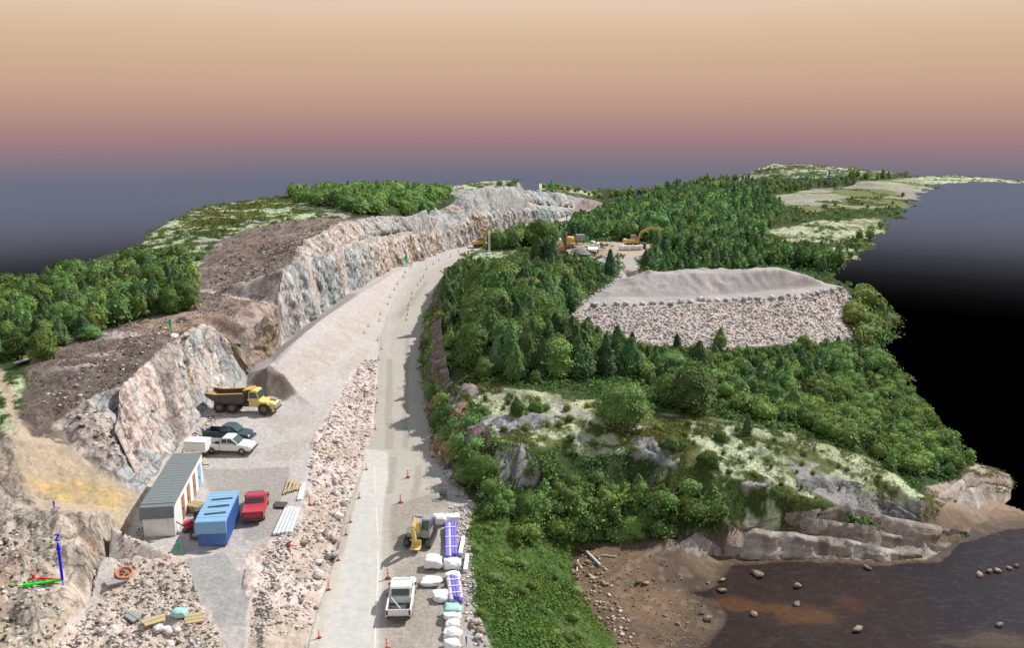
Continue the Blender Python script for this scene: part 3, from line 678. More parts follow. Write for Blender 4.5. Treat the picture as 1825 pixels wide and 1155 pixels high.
# ------------------------------------------------------------------ blasted rock walls (their own sheets in front of the survey steps)
def wall(name, toe, top, label, tint, seed, res=0.22, amp=0.9, out=0.35, smooth=False, strata=False, jag=2.2, mat='blasted_rock'):
    """rock face between two matching lines, cut into columns, ledges and broken blocks"""
    toe = np.array(toe); top = np.array(top)
    L = np.concatenate([[0], np.cumsum(np.linalg.norm(np.diff((toe + top) / 2, axis=0), axis=1))])
    Hm = np.linalg.norm(top - toe, axis=1).mean()
    ns, nt = max(int(L[-1] / res), 4), max(int((Hm + 1) / (res * 0.9)), 6)
    s = np.linspace(0, L[-1], ns)
    a = np.stack([np.interp(s, L, toe[:, k]) for k in range(3)], 1); b = np.stack([np.interp(s, L, top[:, k]) for k in range(3)], 1)
    a[:, 2] -= 0.7
    t = np.linspace(0, 1, nt)
    S, T = np.meshgrid(s, t)
    pos = a[None] * (1 - t)[:, None, None] + b[None] * t[:, None, None]
    ds = np.gradient(pos, axis=1); dt = np.gradient(pos, axis=0)
    nrm = np.cross(ds, dt); nrm /= np.maximum(np.linalg.norm(nrm, axis=2, keepdims=True), 1e-9)
    ctr = pos.mean((0, 1)); tocam = np.array([0, 60, 20]) - ctr
    if (nrm.mean((0, 1)) * tocam).sum() < 0: nrm = -nrm
    zz = pos[..., 2]
    sf, zf_ = S.ravel(), zz.ravel()
    sh = sf + zf_ * 0.25
    if strata: sh, zf_ = zf_ * 2.2 + sf * 0.25, sf * 0.4
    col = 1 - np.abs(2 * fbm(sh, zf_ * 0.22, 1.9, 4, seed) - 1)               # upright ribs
    blk = _h(np.floor(sh / 2.3 + fbm(sf, zf_, 3, 2, seed + 3) * 1.6), np.floor(zf_ / 3.2 + fbm(sf, zf_, 4, 2, seed + 4) * 1.6), np.zeros_like(sf), seed)
    big = fbm(sf, zf_ * 0.5, 9, 3, seed + 9)
    fine = fbm(sf, zf_, 0.9, 3, seed + 11)
    blk2 = _h(np.floor(sh / 0.9 + fbm(sf, zf_, 1.5, 2, seed + 5) * 1.6), np.floor(zf_ / 1.3 + fbm(sf, zf_, 1.7, 2, seed + 6) * 1.6), np.zeros_like(sf), seed + 1)
    d = amp * (0.8 * (col - 0.6) + 0.6 * (blk - 0.5) + 0.38 * (blk2 - 0.5) + 1.6 * (big - 0.5) + 0.7 * (fine - 0.5) + 0.4 * (fbm(sf, zf_, 0.35, 2, seed + 12) - 0.5)) + out
    if strata: d = d + 0.55 * (fbm(S.ravel(), zz.ravel() * 1.6, 0.8, 4, seed + 14, 0.65) - 0.5) + 0.5 * np.minimum(0, _h(np.floor(S.ravel() / 1.7 + fbm(S.ravel(), zz.ravel(), 1.2, 2, seed + 15) * 2), np.floor(zz.ravel() / 0.45 + S.ravel() * 0.12), 0 * sf, seed + 16) - 0.45)
    d = d.reshape(S.shape)
    edge = np.minimum(1, np.minimum(T * 6 + 0.5, (1 - T) * 5 + 0.15)) * np.minimum(1, np.minimum(S, L[-1] - S) / 4.0 + 0.05)
    pos[..., 2] += ((fbm(S.ravel(), 0 * sf, 2.2, 4, seed + 30) - 0.5) * jag).reshape(S.shape) * T ** 3
    pos[..., :2] += (nrm[..., :2] * ((fbm(S.ravel(), 0 * sf, 5, 3, seed + 31) - 0.5) * 2.4).reshape(S.shape)[..., None]) * edge[..., None]
    pos = pos + nrm * (d * edge)[..., None]
    c = tint(sf, zz.ravel(), S.ravel() / L[-1], T.ravel(), seed)
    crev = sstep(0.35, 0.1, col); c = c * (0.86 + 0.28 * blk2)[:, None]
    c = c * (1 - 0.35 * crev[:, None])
    i = np.arange(ns * nt).reshape(nt, ns)
    f = np.stack([i[:-1, :-1], i[:-1, 1:], i[1:, 1:], i[1:, :-1]], -1).reshape(-1, 4)
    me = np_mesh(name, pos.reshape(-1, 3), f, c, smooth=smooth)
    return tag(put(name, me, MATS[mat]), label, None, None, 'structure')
def tint_mix(pink, grey, pale, dark, grey_at):
    def fn(s, z, u, t, seed):
        g_ = np.interp(u, np.linspace(0, 1, len(grey_at)), grey_at) + (fbm(s, z * 0.4, 7, 4, seed + 20) - 0.5) * 1.3
        c = mixc(pink, grey, np.clip(g_, 0, 1))
        c = mixc(c, pale, sstep(0.52, 0.70, fbm(s, z * 0.25, 1.6, 4, seed + 21)) * 0.8)
        c = mixc(c, dark, sstep(0.56, 0.72, fbm(s * 1.2, z * 0.35, 2.4, 4, seed + 22)) * 0.75)
        c = mixc(c, (0.36, 0.25, 0.13), sstep(0.66, 0.76, fbm(s, z * 0.2, 4.5, 3, seed + 23)) * 0.7)
        return c
    return fn
PINK, GREY, PALE, DARKR = (0.54, 0.44, 0.395), (0.375, 0.41, 0.42), (0.60, 0.56, 0.52), (0.22, 0.195, 0.185)
def near_toe(pts, poly):
    """for each top point the toe point squarely below it"""
    out = []
    for p in pts:
        best = None
        for a, b in zip(poly[:-1], poly[1:]):
            e = (b - a)[:2]; s = np.clip(((p - a)[:2] * e).sum() / (e * e).sum(), 0, 1)
            w = a + (b - a) * s; dd = ((w - p)[:2] ** 2).sum()
            if best is None or dd < best[0]: best = (dd, w)
        out.append(best[1])
    return out
w1toe = [pz(262,880,1.5), pz(285,840,1.6), pz(312,795,1.7), pz(345,752,1.8), pz(385,715,1.8), pz(415,692,1.8), pz(435,670,2.0), pz(450,655,2.2)]
w1t2 = [pz(205,770,5.0), pz(215,700,7.4), pz(262,655,8.2), pz(315,605,8.8), pz(368,588,8.8), pz(395,596,8.0), pz(412,620,6.0), pz(435,645,4.0)]
wall('rock_wall', w1toe, w1t2, 'pale pink rock wall behind the parked machines', tint_mix(PINK, GREY, PALE, DARKR, [-.1, 0.0, .1, .1, .45, .6, .3, .1]), 5, amp=1.0)
low = [p for p in w2top[1:]]
wall('rock_wall', near_toe(low, toe2), low, 'long grey and pink blasted wall along the left of the haul road', tint_mix(PINK, GREY, PALE, DARKR, [.55, .9, 1, .9, .15, -.1, 0, .4, .5, .6, .7, .9, 1, 1]), 15, amp=0.9)
wall('rock_wall', [pz(425,642,3.8), pz(445,660,2.4), pz(470,642,2.5), pz(500,615,2.6)], [pz(430,600,6.5), pz(452,580,7.4), pz(480,560,8.6), pz(496,545,9.4)], 'brown broken rock end face in the notch of the cutting', tint_mix((0.30, 0.235, 0.20), GREY, (0.38, 0.33, 0.29), DARKR, [0, 0, .3]), 25, amp=0.8)
b1 = [p - np.array([0, 0, 0.0]) for p in offset_line(w2up, 0)]
bt = []
for p in w2up:
    qv = near_toe([p], w2top)[0]; bt.append(p * 0.25 + qv * 0.75)
wall('rock_wall', bt, w2up, 'upper bench of pale blocks above the pink wall', tint_mix(PINK, GREY, PALE, DARKR, [0, .1, 0, .3, .7, .7, .6]), 35, amp=1.0, out=0.8)
bt = []
for p in w3up:
    qv = near_toe([p], w2top)[0]; bt.append(p * 0.3 + qv * 0.7)
wall('rock_wall', bt, w3up, 'far grey upper bench below the hilltop', tint_mix(PINK, GREY, PALE, DARKR, [.3, .6, 1, 1, 1, .8, .3]), 45, amp=1.3, out=1.1, res=0.4)
# rock cut on the right of the road, the cliffs of the headland
rt = [pz(808,478,0), pz(786,510,0), pz(764,556,0), pz(752,610,0), pz(754,660,0), pz(760,710,0), pz(770,765,0), pz(790,826,0), pz(822,872,0.1)]
rtop = [pz(824,468,4.5), pz(800,482,5.0), pz(788,528,5.4), pz(787,590,6.0), pz(795,635,5.8), pz(803,672,5.0), pz(815,698,4.7), pz(848,735,4.6), pz(880,790,4.2)]
TR = tint_mix((0.20, 0.16, 0.15), (0.17, 0.17, 0.175), (0.27, 0.225, 0.21), (0.05, 0.065, 0.03), [.3, .3, .3, .2, .1, .1, .2])  # pinkish grey rock, the shade of the cut darkened into its colour
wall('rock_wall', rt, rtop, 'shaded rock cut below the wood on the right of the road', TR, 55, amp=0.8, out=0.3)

# ledges and bare faces of the headland
def ledge(toe, top, label, tint, seed, lift=0.3, **kw):
    a = [ground(u, v) - np.array([0, 0, 0.2]) for u, v in toe]; b = [ground(u, v) + np.array([0, 0, lift]) for u, v in top]
    a[0][2] += 0.2; a[-1][2] += 0.2
    b[0] = a[0] * 0.75 + b[0] * 0.25; b[-1] = a[-1] * 0.75 + b[-1] * 0.25
    return wall('rock_ledge', a, b, label, tint, seed, jag=0.7, **kw)
TG = tint_mix((0.33, 0.31, 0.30), (0.29, 0.295, 0.31), (0.45, 0.42, 0.40), (0.15, 0.15, 0.15), [.2, .8, .4])
TS = tint_mix((0.31, 0.255, 0.22), (0.29, 0.27, 0.26), (0.42, 0.385, 0.355), (0.12, 0.095, 0.08), [0, .3, .1, .3])
ledge([(803,738),(818,742),(836,736),(850,726)], [(808,690),(826,691),(850,694),(880,702)], 'grey pink rock nose at the corner above the road', TS, 105, 0.5, amp=0.5)
ledge([(842,788),(900,776),(950,768),(1005,757)], [(850,738),(890,747),(950,742),(1008,741)], 'low grey rock step on the headland', TG, 107, 0.35, amp=0.5)
ledge([(884,876),(915,880),(950,874)], [(903,797),(930,800),(964,838)], 'dark blue grey rock face at the near end of the headland', TG, 109, 0.6, amp=0.5, out=0.7)
ledge([(1128,820),(1170,836),(1208,848)], [(1132,785),(1163,785),(1206,815)], 'grey rock face on the middle of the headland', TG, 111, 0.4, amp=0.4, out=0.5)
ledge([(1235,842),(1270,858),(1300,868)], [(1240,822),(1272,832),(1302,842)], 'small grey rock step right of the middle face', TG, 113, 0.3, amp=0.3, out=0.3)
ledge([(1422,872),(1480,902),(1560,922),(1648,936)], [(1408,830),(1480,850),(1560,880),(1642,903)], 'long smooth grey slab running down to the point', tint_mix((0.26, 0.25, 0.245), (0.23, 0.235, 0.24), (0.33, 0.31, 0.30), (0.17, 0.16, 0.155), [.3, .8, .4]), 117, 0.25, amp=0.22, out=0.3, strata=True)
SHORE = dict(strata=True, mat='shore_rock')
ledge([(1188,990),(1235,994),(1286,992)], [(1200,962),(1240,955),(1280,953)], 'grey brown rock hump at the left end of the shore ledges', TS, 119, 0.4, amp=0.5, out=0.4, **SHORE)
ledge([(1288,990),(1340,989),(1400,992),(1470,990),(1540,996),(1645,997)], [(1296,957),(1345,950),(1400,958),(1470,965),(1540,976),(1640,988)], 'lowest long rock ledge along the water', TS, 121, 0.45, amp=0.5, out=0.45, **SHORE)
ledge([(1310,948),(1400,950),(1500,962),(1600,975),(1690,983)], [(1332,927),(1410,926),(1500,940),(1600,957),(1690,974)], 'second long ledge dipping towards the water', TS, 123, 0.35, amp=0.45, out=0.35, **SHORE)
ledge([(1395,926),(1480,933),(1560,946),(1650,958),(1725,956)], [(1415,903),(1490,910),(1570,926),(1650,941),(1720,945)], 'third rock ledge below the grey slab', TS, 125, 0.3, amp=0.4, out=0.3, **SHORE)
ledge([(1655,934),(1715,922),(1770,905),(1802,880)], [(1648,904),(1706,884),(1750,866),(1800,855)], 'brown layered rock of the point', TS, 127, 0.3, amp=0.4, out=0.3, **SHORE)
ledge([(1668,890),(1720,876),(1772,868),(1806,862)], [(1682,864),(1726,846),(1770,838),(1803,845)], 'upper grey brown rock of the point', TS, 129, 0.2, amp=0.35, out=0.25, **SHORE)
# ------------------------------------------------------------------ foliage and stones
rng = np.random.default_rng(11)
random.seed(5)
leaf_mat('foliage', 0.30); leaf_mat('low_foliage', 0.0)
paint('bark', (0.12, 0.10, 0.085), 0.9, dirt=0.1); paint('pale_bark', (0.55, 0.53, 0.49), 0.8, dirt=0.1)
def ico(sub=0):
    bm = bmesh.new(); bmesh.ops.create_icosphere(bm, subdivisions=sub, radius=1.0)
    v = np.array([x.co[:] for x in bm.verts]); f = np.array([[y.index for y in x.verts] for x in bm.faces]); bm.free()
    return v, f
ICO1, ICO2, ICO3 = ico(1), ico(2), ico(3)
def crown_arrays(kind, n, leaf, seed, core=ICO2, base=(0.05, 0.12, 0.045)):
    """crown of a tree one metre tall: leaf tufts over an uneven lumpy volume round a solid core of darker leaf colour"""
    r = np.random.default_rng(seed)
    def prof(h):
        if kind == 'cone': return 0.27 * (1 - h) ** 0.75 * (0.5 + 0.5 * np.minimum(1, h / 0.12)) + 0.015
        if kind == 'dome': return 0.40 * np.sqrt(np.clip(1 - ((h - 0.38) / 0.63) ** 2, 0, 1)) + 0.01
        if kind == 'bush': return 0.62 * np.sqrt(np.clip(1 - ((h - 0.25) / 0.77) ** 2, 0, 1)) + 0.02
        return 0.33 * np.clip(np.sin(np.pi * np.clip(h, 0, 1) ** 0.62), 0, 1) ** 0.75 * (1.05 - 0.35 * h) + 0.015      # teardrop
    h = r.random(n) ** 0.85; th = r.random(n) * 2 * np.pi
    h = 0.06 + 0.94 * h
    lump = fbm3(np.cos(th) * 2.2 + 7, np.sin(th) * 2.2 + 3, h * 5.0, 3, seed)
    rad = prof(h) * (0.38 + 1.28 * lump) * (0.62 + 0.38 * r.random(n) ** 0.5)
    c = np.stack([np.cos(th) * rad, np.sin(th) * rad, h + (lump - 0.5) * 0.10], 1)
    nrm = np.stack([np.cos(th), np.sin(th), np.full(n, 0.9)], 1) + r.normal(0, 0.45, (n, 3))
    nrm /= np.linalg.norm(nrm, axis=1, keepdims=True)
    t1 = np.cross(nrm, r.normal(0, 1, (n, 3))); t1 /= np.linalg.norm(t1, axis=1, keepdims=True); t2 = np.cross(nrm, t1)
    s = leaf * (0.6 + 0.8 * r.random(n))[:, None]
    q = np.stack([c - t1 * s * 0.9, c + t2 * s * 0.5, c + t1 * s, c - t2 * s * 0.5], 1).reshape(-1, 3)
    f = np.arange(4 * n).reshape(n, 4)
    b = np.array(base)
    k = (0.55 + 0.9 * fbm3(c[:, 0] * 6 + 3, c[:, 1] * 6, c[:, 2] * 6, 2, seed + 9)) * (0.8 + 0.4 * r.random(n))
    lc = b[None] * k[:, None] + np.array([0.030, 0.030, 0.002])[None] * (np.clip(lump - 0.5, 0, 1) * r.random(n))[:, None]
    col = np.repeat(lc, 4, 0)
    v, tri = core
    hh = (v[:, 2] + 1) / 2; ang = np.arctan2(v[:, 1], v[:, 0]); rr_ = np.hypot(v[:, 0], v[:, 1])
    lm = fbm3(np.cos(ang) * 2.2 + 7, np.sin(ang) * 2.2 + 3, hh * 5.0, 3, seed)
    cr = prof(0.08 + 0.8 * hh) * (0.30 + 1.02 * lm) * np.minimum(1, rr_ * 1.6)
    cv = np.stack([np.cos(ang) * cr, np.sin(ang) * cr, 0.07 + 0.86 * hh], 1)
    ccol = np.tile(b * 0.75, (len(cv), 1)) * (0.8 + 0.5 * lm)[:, None]
    return q, f, col, cv, tri, ccol
def tri_of(q, f, col, cv, tri, ccol):
    f3 = np.concatenate([f[:, [0, 1, 2]], f[:, [0, 2, 3]], tri + len(q)])
    return np.concatenate([q, cv]), f3, np.concatenate([col, ccol])
KINDS = {'dome': (0.128, 0.222, 0.060), 'teardrop': (0.116, 0.208, 0.072), 'cone': (0.088, 0.154, 0.066), 'bush': (0.138, 0.238, 0.060)}
CROWN, CROWN_LOW = {}, {}
for kd, bs in KINDS.items():
    for v in range(5):
        var = np.array(bs) * (0.85 + 0.1 * v) * np.array([1 + 0.12 * (v % 2), 1, 1 + 0.2 * (v % 3 == 2)])
        V_, F_, C_ = tri_of(*crown_arrays(kd, 1500, 0.034, 100 + v * 7 + len(kd), ICO3, var))
        CROWN[kd, v] = np_mesh('crown', V_, F_, C_); CROWN[kd, v].materials.append(MATS['foliage'])
        CROWN_LOW[kd, v] = tri_of(*crown_arrays(kd, 120, 0.088, 200 + v * 5 + len(kd), ICO1, var))
def trunk_mesh(seed):
    r = random.Random(seed)
    bm = bmesh.new()
    def limb(p0, p1, r0, r1, n=6):
        d = (p1 - p0); qd = d.to_track_quat('Z', 'Y'); ring = []
        for p, rad in ((p0, r0), (p0.lerp(p1, 0.5) + Vector((r.uniform(-1, 1), r.uniform(-1, 1), 0)) * 0.012, (r0 + r1) / 2), (p1, r1)):
            ring.append([bm.verts.new(p + qd @ Vector((math.cos(a) * rad, math.sin(a) * rad, 0))) for a in [2 * math.pi * k / n for k in range(n)]])
        for a, b in zip(ring[:-1], ring[1:]):
            for k in range(n): bm.faces.new((a[k], a[(k + 1) % n], b[(k + 1) % n], b[k]))
    limb(Vector((0, 0, -0.06)), Vector((0.01, 0, 0.75)), 0.022, 0.007)
    for k in range(5):
        z = 0.2 + 0.1 * k; a = r.uniform(0, 6.28); l = 0.2 - 0.025 * k
        limb(Vector((0, 0, z)), Vector((math.cos(a) * l, math.sin(a) * l, z + 0.14)), 0.009, 0.003, 4)
    m = bpy.data.meshes.new('trunk'); bm.to_mesh(m); bm.free(); m.materials.append(MATS['bark'])
    return m
TRUNKS = [trunk_mesh(k) for k in range(3)]

# where the woods stand: plan polygon, spacing, height range, kinds
def scatter(poly, step, seed, keepout=(), world=False):
    pl = poly if world else plan(poly)
    r = np.random.default_rng(seed)
    lo, hi = pl.min(0), pl.max(0)
    gx = np.arange(lo[0], hi[0], step); gy = np.arange(lo[1], hi[1], step)
    if not len(gx) or not len(gy): return np.zeros((0, 2))
    A, B = np.meshgrid(gx, gy)
    x = (A + r.uniform(-.46, .46, A.shape) * step).ravel(); y = (B + (np.arange(len(gx)) % 2)[None] * step * 0.5 + r.uniform(-.46, .46, A.shape) * step).ravel()
    m = inside(x, y, pl) & inside(x, y, OUTLINE)
    for k in keepout: m &= ~inside(x, y, k)
    return np.stack([x[m], y[m]], 1)
no_emb = np.array(eb + et[::-1] + [pz(1050,530,5)[:2]]) ; no_heap = np.array(et + [pz(1470,503,4.6)[:2]] + [b + np.array([0, 3]) for b in bk[::-1]] + [pz(1095,449,5)[:2], pz(1085,478,5)[:2], pz(1050,530,5)[:2]])
no_track = np.array([pz(u, v, 5)[:2] for u, v in [(1088,446),(1150,446),(1138,476),(1165,490),(1100,510),(1090,480)]])
no_yard = np.array([pz(u, v, 5)[:2] for u, v in [(980,440),(1000,428),(1090,427),(1172,432),(1165,456),(1100,466),(1000,456)]])
BOG = plan([(1365,352),(1440,338),(1560,322),(1665,312),(1665,332),(1640,354),(1618,372),(1520,376),(1440,382),(1400,370)])
no_clear = plan([(815,455),(880,445),(935,446),(925,458),(870,470),(835,472)])
KO = [no_emb, no_heap, no_track, no_yard, no_clear]
CAPS = [(0, plan(pl), hc) for pl, hc in [
    ([(-100,500),(35,496),(160,464),(240,432),(352,455),(352,474),(235,480),(115,510),(-100,545)], 0.8),
    ([(797,500),(835,472),(935,470),(1000,470),(1040,500),(900,520),(800,540)], 2.6),
    ([(985,456),(1050,468),(1100,478),(1104,505),(1052,535),(1000,520)], 2.1),
    ([(1010,566),(1060,596),(1130,620),(1250,630),(1340,628),(1440,620),(1512,610),(1530,640),(1420,655),(1250,670),(1130,660),(1050,640),(1000,600)], 2.1),
    ([(797,500),(840,500),(850,640),(815,650),(793,600)], 3.0),
    ([(1366,352),(1440,336),(1660,312),(1660,300),(1380,300),(1300,330)], 3.0),
    ([(1350,445),(1372,410),(1460,430),(1540,440),(1500,474),(1420,470)], 1.8),([(1380,325),(1480,330),(1660,312),(1660,300),(1380,312)],1.6),([(1005,566),(1060,596),(1060,640),(990,610),(985,560)], 1.6),
    ([(1300,395),(1372,410),(1400,366),(1360,352)], 3.2),
    ([(1150,487),(1160,455),(1300,470),(1400,478)], 4.0),
    ([(868,436),(985,412),(1004,425),(985,438),(900,444)], 4.5)]]
TREES = []      # x, y, height, kind, variant, wood, width factor
def wood(name, poly, step, hmin, hmax, kinds, seed, keep=KO, world=False, wf=1.0):
    pts = scatter(poly, step, seed, keep, world); r = np.random.default_rng(seed + 1)
    if not len(pts): return
    hn = fbm(pts[:, 0], pts[:, 1], 14, 2, seed)
    for (x, y), q_ in zip(pts, hn):
        cap = min([c[2] for c in CAPS if inside(np.array([x]), np.array([y]), c[1])[0]] + [99])
        h = hmin + (hmax - hmin) * np.clip(0.15 + 0.5 * r.random() + 0.8 * (q_ - 0.3), 0, 1.1)
        h = min(h, cap * r.uniform(0.7, 1.0))
        TREES.append((x, y, h, kinds[int(r.integers(len(kinds)))], int(r.integers(5)), name, wf * r.uniform(0.85, 1.25)))
wood('wood between the haul road and the stone embankment', [(797,500),(835,474),(930,472),(995,460),(1050,470),(1090,478),(1100,500),(1052,532),(1008,566),(1060,598),(1120,624),(1130,680),(1050,672),(980,692),(900,676),(850,664),(806,655),(796,600),(793,545)], 2.3, 3.4, 7.0, ['teardrop', 'teardrop', 'dome', 'cone'], 1)
wood('low wood below the stone embankment', [(1120,626),(1250,634),(1340,630),(1440,622),(1512,612),(1550,628),(1590,668),(1480,680),(1330,720),(1200,715),(1130,690)], 2.2, 1.4, 3.6, ['teardrop', 'dome', 'bush', 'cone'], 2)
wood('scrub on the slope down to the point', [(1290,735),(1350,715),(1480,680),(1590,668),(1650,730),(1690,785),(1730,826),(1690,855),(1640,865),(1540,815),(1440,770)], 1.9, 1.0, 2.6, ['bush', 'bush', 'dome', 'teardrop'], 3)
wood('trees between the clearing and the haul road', [(868,436),(925,425),(985,412),(1004,425),(985,438),(940,444),(900,444)], 3.0, 4.0, 6.5, ['dome', 'teardrop'], 4)
wood('forest behind the far yard', [(1000,427),(1020,405),(1062,392),(1110,376),(1180,352),(1300,346),(1360,352),(1398,368),(1372,410),(1380,432),(1460,436),(1540,440),(1500,474),(1478,490),(1440,484),(1400,478),(1150,487),(1160,455),(1172,432)], 3.0, 2.4, 5.6, ['teardrop', 'cone', 'dome', 'teardrop'], 5)
wood('forest on the far hill', [(1110,376),(1110,347),(1180,338),(1250,328),(1310,324),(1380,318),(1450,320),(1560,320),(1640,313),(1560,322),(1440,338),(1360,352),(1300,346),(1180,352)], 4.8, 2.4, 5.2, ['teardrop', 'cone', 'dome'], 6)
wood('wood on the left above the clearing', [(-100,520),(35,508),(120,492),(230,462),(330,474),(350,520),(335,556),(285,563),(200,585),(132,612),(60,636),(-100,646)], 2.4, 2.5, 5.2, ['dome', 'teardrop', 'dome', 'cone'], 7)
wood('wood on the hill above the grey wall', [(500,352),(556,351),(640,346),(740,344),(798,345),(780,366),(766,384),(700,380),(640,382),(606,374),(560,368)], 2.9, 2.6, 4.6, ['dome', 'teardrop', 'bush'], 8)
wood('thicket at the foot of the headland', [(862,896),(890,874),(950,872),(1040,850),(1130,845),(1200,860),(1290,880),(1325,915),(1290,940),(1190,958),(1120,968),(1040,968),(960,952),(900,930)], 1.8, 1.0, 2.9, ['bush', 'dome', 'bush', 'teardrop'], 9, keep=KO + [plan([(875,800),(935,790),(985,850),(960,892),(880,892)])])
wood('bushes along the edge of the point', [(1508,585),(1522,560),(1545,545),(1588,590),(1585,604),(1545,622),(1515,604)], 2.2, 2.6, 4.8, ['dome', 'teardrop', 'bush'], 10, keep=[])
wood('bushes on the hill skyline', [(850,330),(900,322),(985,333),(1060,342),(1110,347),(1060,352),(1000,341),(900,331)], 4.5, 1.2, 3.0, ['bush', 'dome'], 13)
wood('scattered bushes on the far heath', [(1400,366),(1500,345),(1620,330),(1640,352),(1600,385),(1570,389),(1440,398),(1400,402)], 14.0, 0.8, 2.2, ['bush', 'dome'], 14)
wood('scattered bushes on the far heath', [(1500,442),(1575,400),(1600,392),(1545,441),(1500,474)], 5.0, 1.0, 3.4, ['bush', 'dome'], 15)
wood('low bushes on the left heath', [(150,480),(243,440),(385,432),(350,480),(240,465)], 4.5, 0.5, 1.1, ['bush'], 16)
wood('low bushes on the left heath', [(350,380),(480,362),(620,378),(560,395),(430,408),(360,400)], 8.0, 0.4, 1.0, ['bush'], 17)
for u in range(872, 1300, 15):
    for v in (888, 906, 924, 942, 958):
        if 878 < u < 960 and v < 892: continue
        if v > 925 and (u < 930 or u > 1200) or (v < 900 and u > 1180): continue
        p = ground(u + rng.uniform(-7, 7), v + rng.uniform(-6, 6)); TREES.append((p[0], p[1], rng.uniform(1.0, 2.1), ['bush', 'bush', 'dome'][int(rng.integers(3))], int(rng.integers(5)), 'thicket at the foot of the headland', rng.uniform(.8, 1.2)))
for k in range(34):
    u, v = rng.uniform(845, 1030), rng.uniform(930, 1150)
    p = ground(u, v)
    if ZONE[np.argmin((X - p[0]) ** 2 + (Y - p[1]) ** 2)] == ZN.index('grass_bank'): TREES.append((p[0], p[1], rng.uniform(.4, 1.0), 'bush', int(rng.integers(5)), 'weeds on the grass bank', 1.2))
for v in range(520, 800, 8):
    uc = np.interp(v, [520, 560, 610, 660, 710, 765, 800], [786, 770, 760, 764, 775, 790, 810])
    p = ground(uc + rng.uniform(-10, 22), v + rng.uniform(-4, 4)); TREES.append((p[0], p[1], rng.uniform(.9, 1.9), 'bush', int(rng.integers(5)), 'bushes on the shaded rock cut', 1.0))
wood('low scrub on the headland', [(830,700),(1000,715),(1150,745),(1300,765),(1420,790),(1580,850),(1600,890),(1400,870),(1200,825),(1000,785),(880,770)], 2.3, .3, .95, ['bush', 'bush', 'dome'], 19)
# bushes hanging on the shaded rock cut
for u, v, h in [(770,560,1.6),(766,600,1.8),(765,640,1.5),(772,665,1.8),(770,700,1.6),(784,690,1.5),(790,720,2.0),(780,745,1.6),(800,745,2.2),(815,770,1.8),(795,785,1.8),(820,800,2.4),(840,760,2.0),(835,830,2.6),(812,815,1.6),(850,800,1.8),(858,850,2.8),(830,860,2.2),(875,845,2.0),(872,880,2.0),(800,640,1.6),(780,620,1.8)]:
    p = ground(u, v + 6); TREES.append((p[0], p[1], h, 'bush', int(rng.integers(5)), 'bushes on the shaded rock cut', 1.0))
# single trees one can name
SOLO = [(1111,757,4.6,'bush','broad round tree alone on the lichen ridge of the headland',1.02),(1230,734,5.6,'dome','big rounded tree right of the ridge tree on the headland',1.15),
        (1188,718,3.6,'dome','small tree touching the left side of the big rounded headland tree',1.0),(922,748,2.0,'dome','small dome shaped bush on the grassy step of the headland',1.0),
        (955,735,1.4,'bush','low bright green bush right of the dome shaped bush',1.0),(954,684,1.7,'dome','tiny pale tree standing free before the wood edge',1.1),
        (864,670,2.4,'dome','light green round tree at the corner of the wood above the road',1.1),(1332,770,2.0,'cone','small pointed tree on the seaward part of the headland',1.2),
        (1197,800,1.3,'bush','bright green bush beside the grey rock face on the headland',1.0),(1284,785,1.2,'bush','low bush on the lichen slope below the ridge',1.0),
        (1263,838,2.0,'bush','dark bush at the right of the grey rock face',1.0),(1378,725,3.0,'dome','bright green bushy tree at the top of the coastal scrub',1.2),
        (1412,738,3.4,'teardrop','tall bright green tree in the coastal scrub',1.2),(1283,622,3.4,'teardrop','teardrop shaped tree in front of the stone slope',1.1),
        (1206,622,2.6,'cone','small pointed tree in front of the stone slope on the left',1.1),(1432,625,2.6,'dome','rounded tree at the right foot of the stone slope',1.2),
        (1087,490,5.2,'cone','dark pointed spruce at the left side of the gravel track',1.1),(1150,482,4.2,'cone','grey green tree leaning at the right side of the gravel track',1.2),
        (880,446,4.4,'dome','leafy tree beside the white mast by the haul road',1.0),(960,436,6.6,'dome','tallest dark tree between haul road and far yard',1.1),
        (985,440,4.6,'dome','olive tree just left of the white bags in the far yard',1.0),(160,604,1.7,'bush','low green bush before the left wood by the brown clearing',1.6),
        (80,640,3.6,'dome','tree at the near corner of the left wood',1.1),(322,552,4.2,'teardrop','pale drooping tree at the right end of the left wood',1.2),
        (1245,660,4.2,'teardrop','tall pale tree at the middle of the wood below the stone slope',1.15)]
CANOPY = []
def tree_obj(x, y, h, kd, var, label, group, wf, ang):
    root = bpy.data.objects.new({'bush': 'bush', 'cone': 'spruce_tree', 'dome': 'birch_tree', 'teardrop': 'birch_tree'}[kd], None); COL.objects.link(root)
    root.empty_display_size = 0.3
    root.location = (x, y, surf(x, y) - 0.05); root.rotation_euler = (0, 0, ang); root.scale = (h * wf, h * wf, h)
    tag(root, label, 'bush' if kd == 'bush' else 'tree', group)
    put('crown', CROWN[kd, var], None, root); put('trunk', TRUNKS[var % 3], None, root)
    return root
for u, v, h, kd, lab, wf in SOLO:
    p = ground(u, v); tree_obj(p[0], p[1], h, kd, int(rng.integers(5)), lab, None, wf, rng.uniform(0, 6.28))
def pix(x, y, z):
    dx, dy, dz = x, y, z - CAM_H
    zc = dy * CP - dz * SP; yc = dy * SP + dz * CP
    return IW / 2 + FPX * dx / zc, IH / 2 - FPX * yc / zc, zc
scored = []
for i, t in enumerate(TREES):
    z = surf(t[0], t[1]); u, v, zc = pix(t[0], t[1], z + t[2] * 0.7)
    inn = -20 < u < IW + 20 and v < IH + 30
    scored.append((t[2] * t[6] / zc if inn else 0, i, u, v))
scored.sort(reverse=True)
KNAME = {'bush': 'rounded bush', 'cone': 'pointed spruce', 'dome': 'round tree', 'teardrop': 'narrow tree'}
single = set()
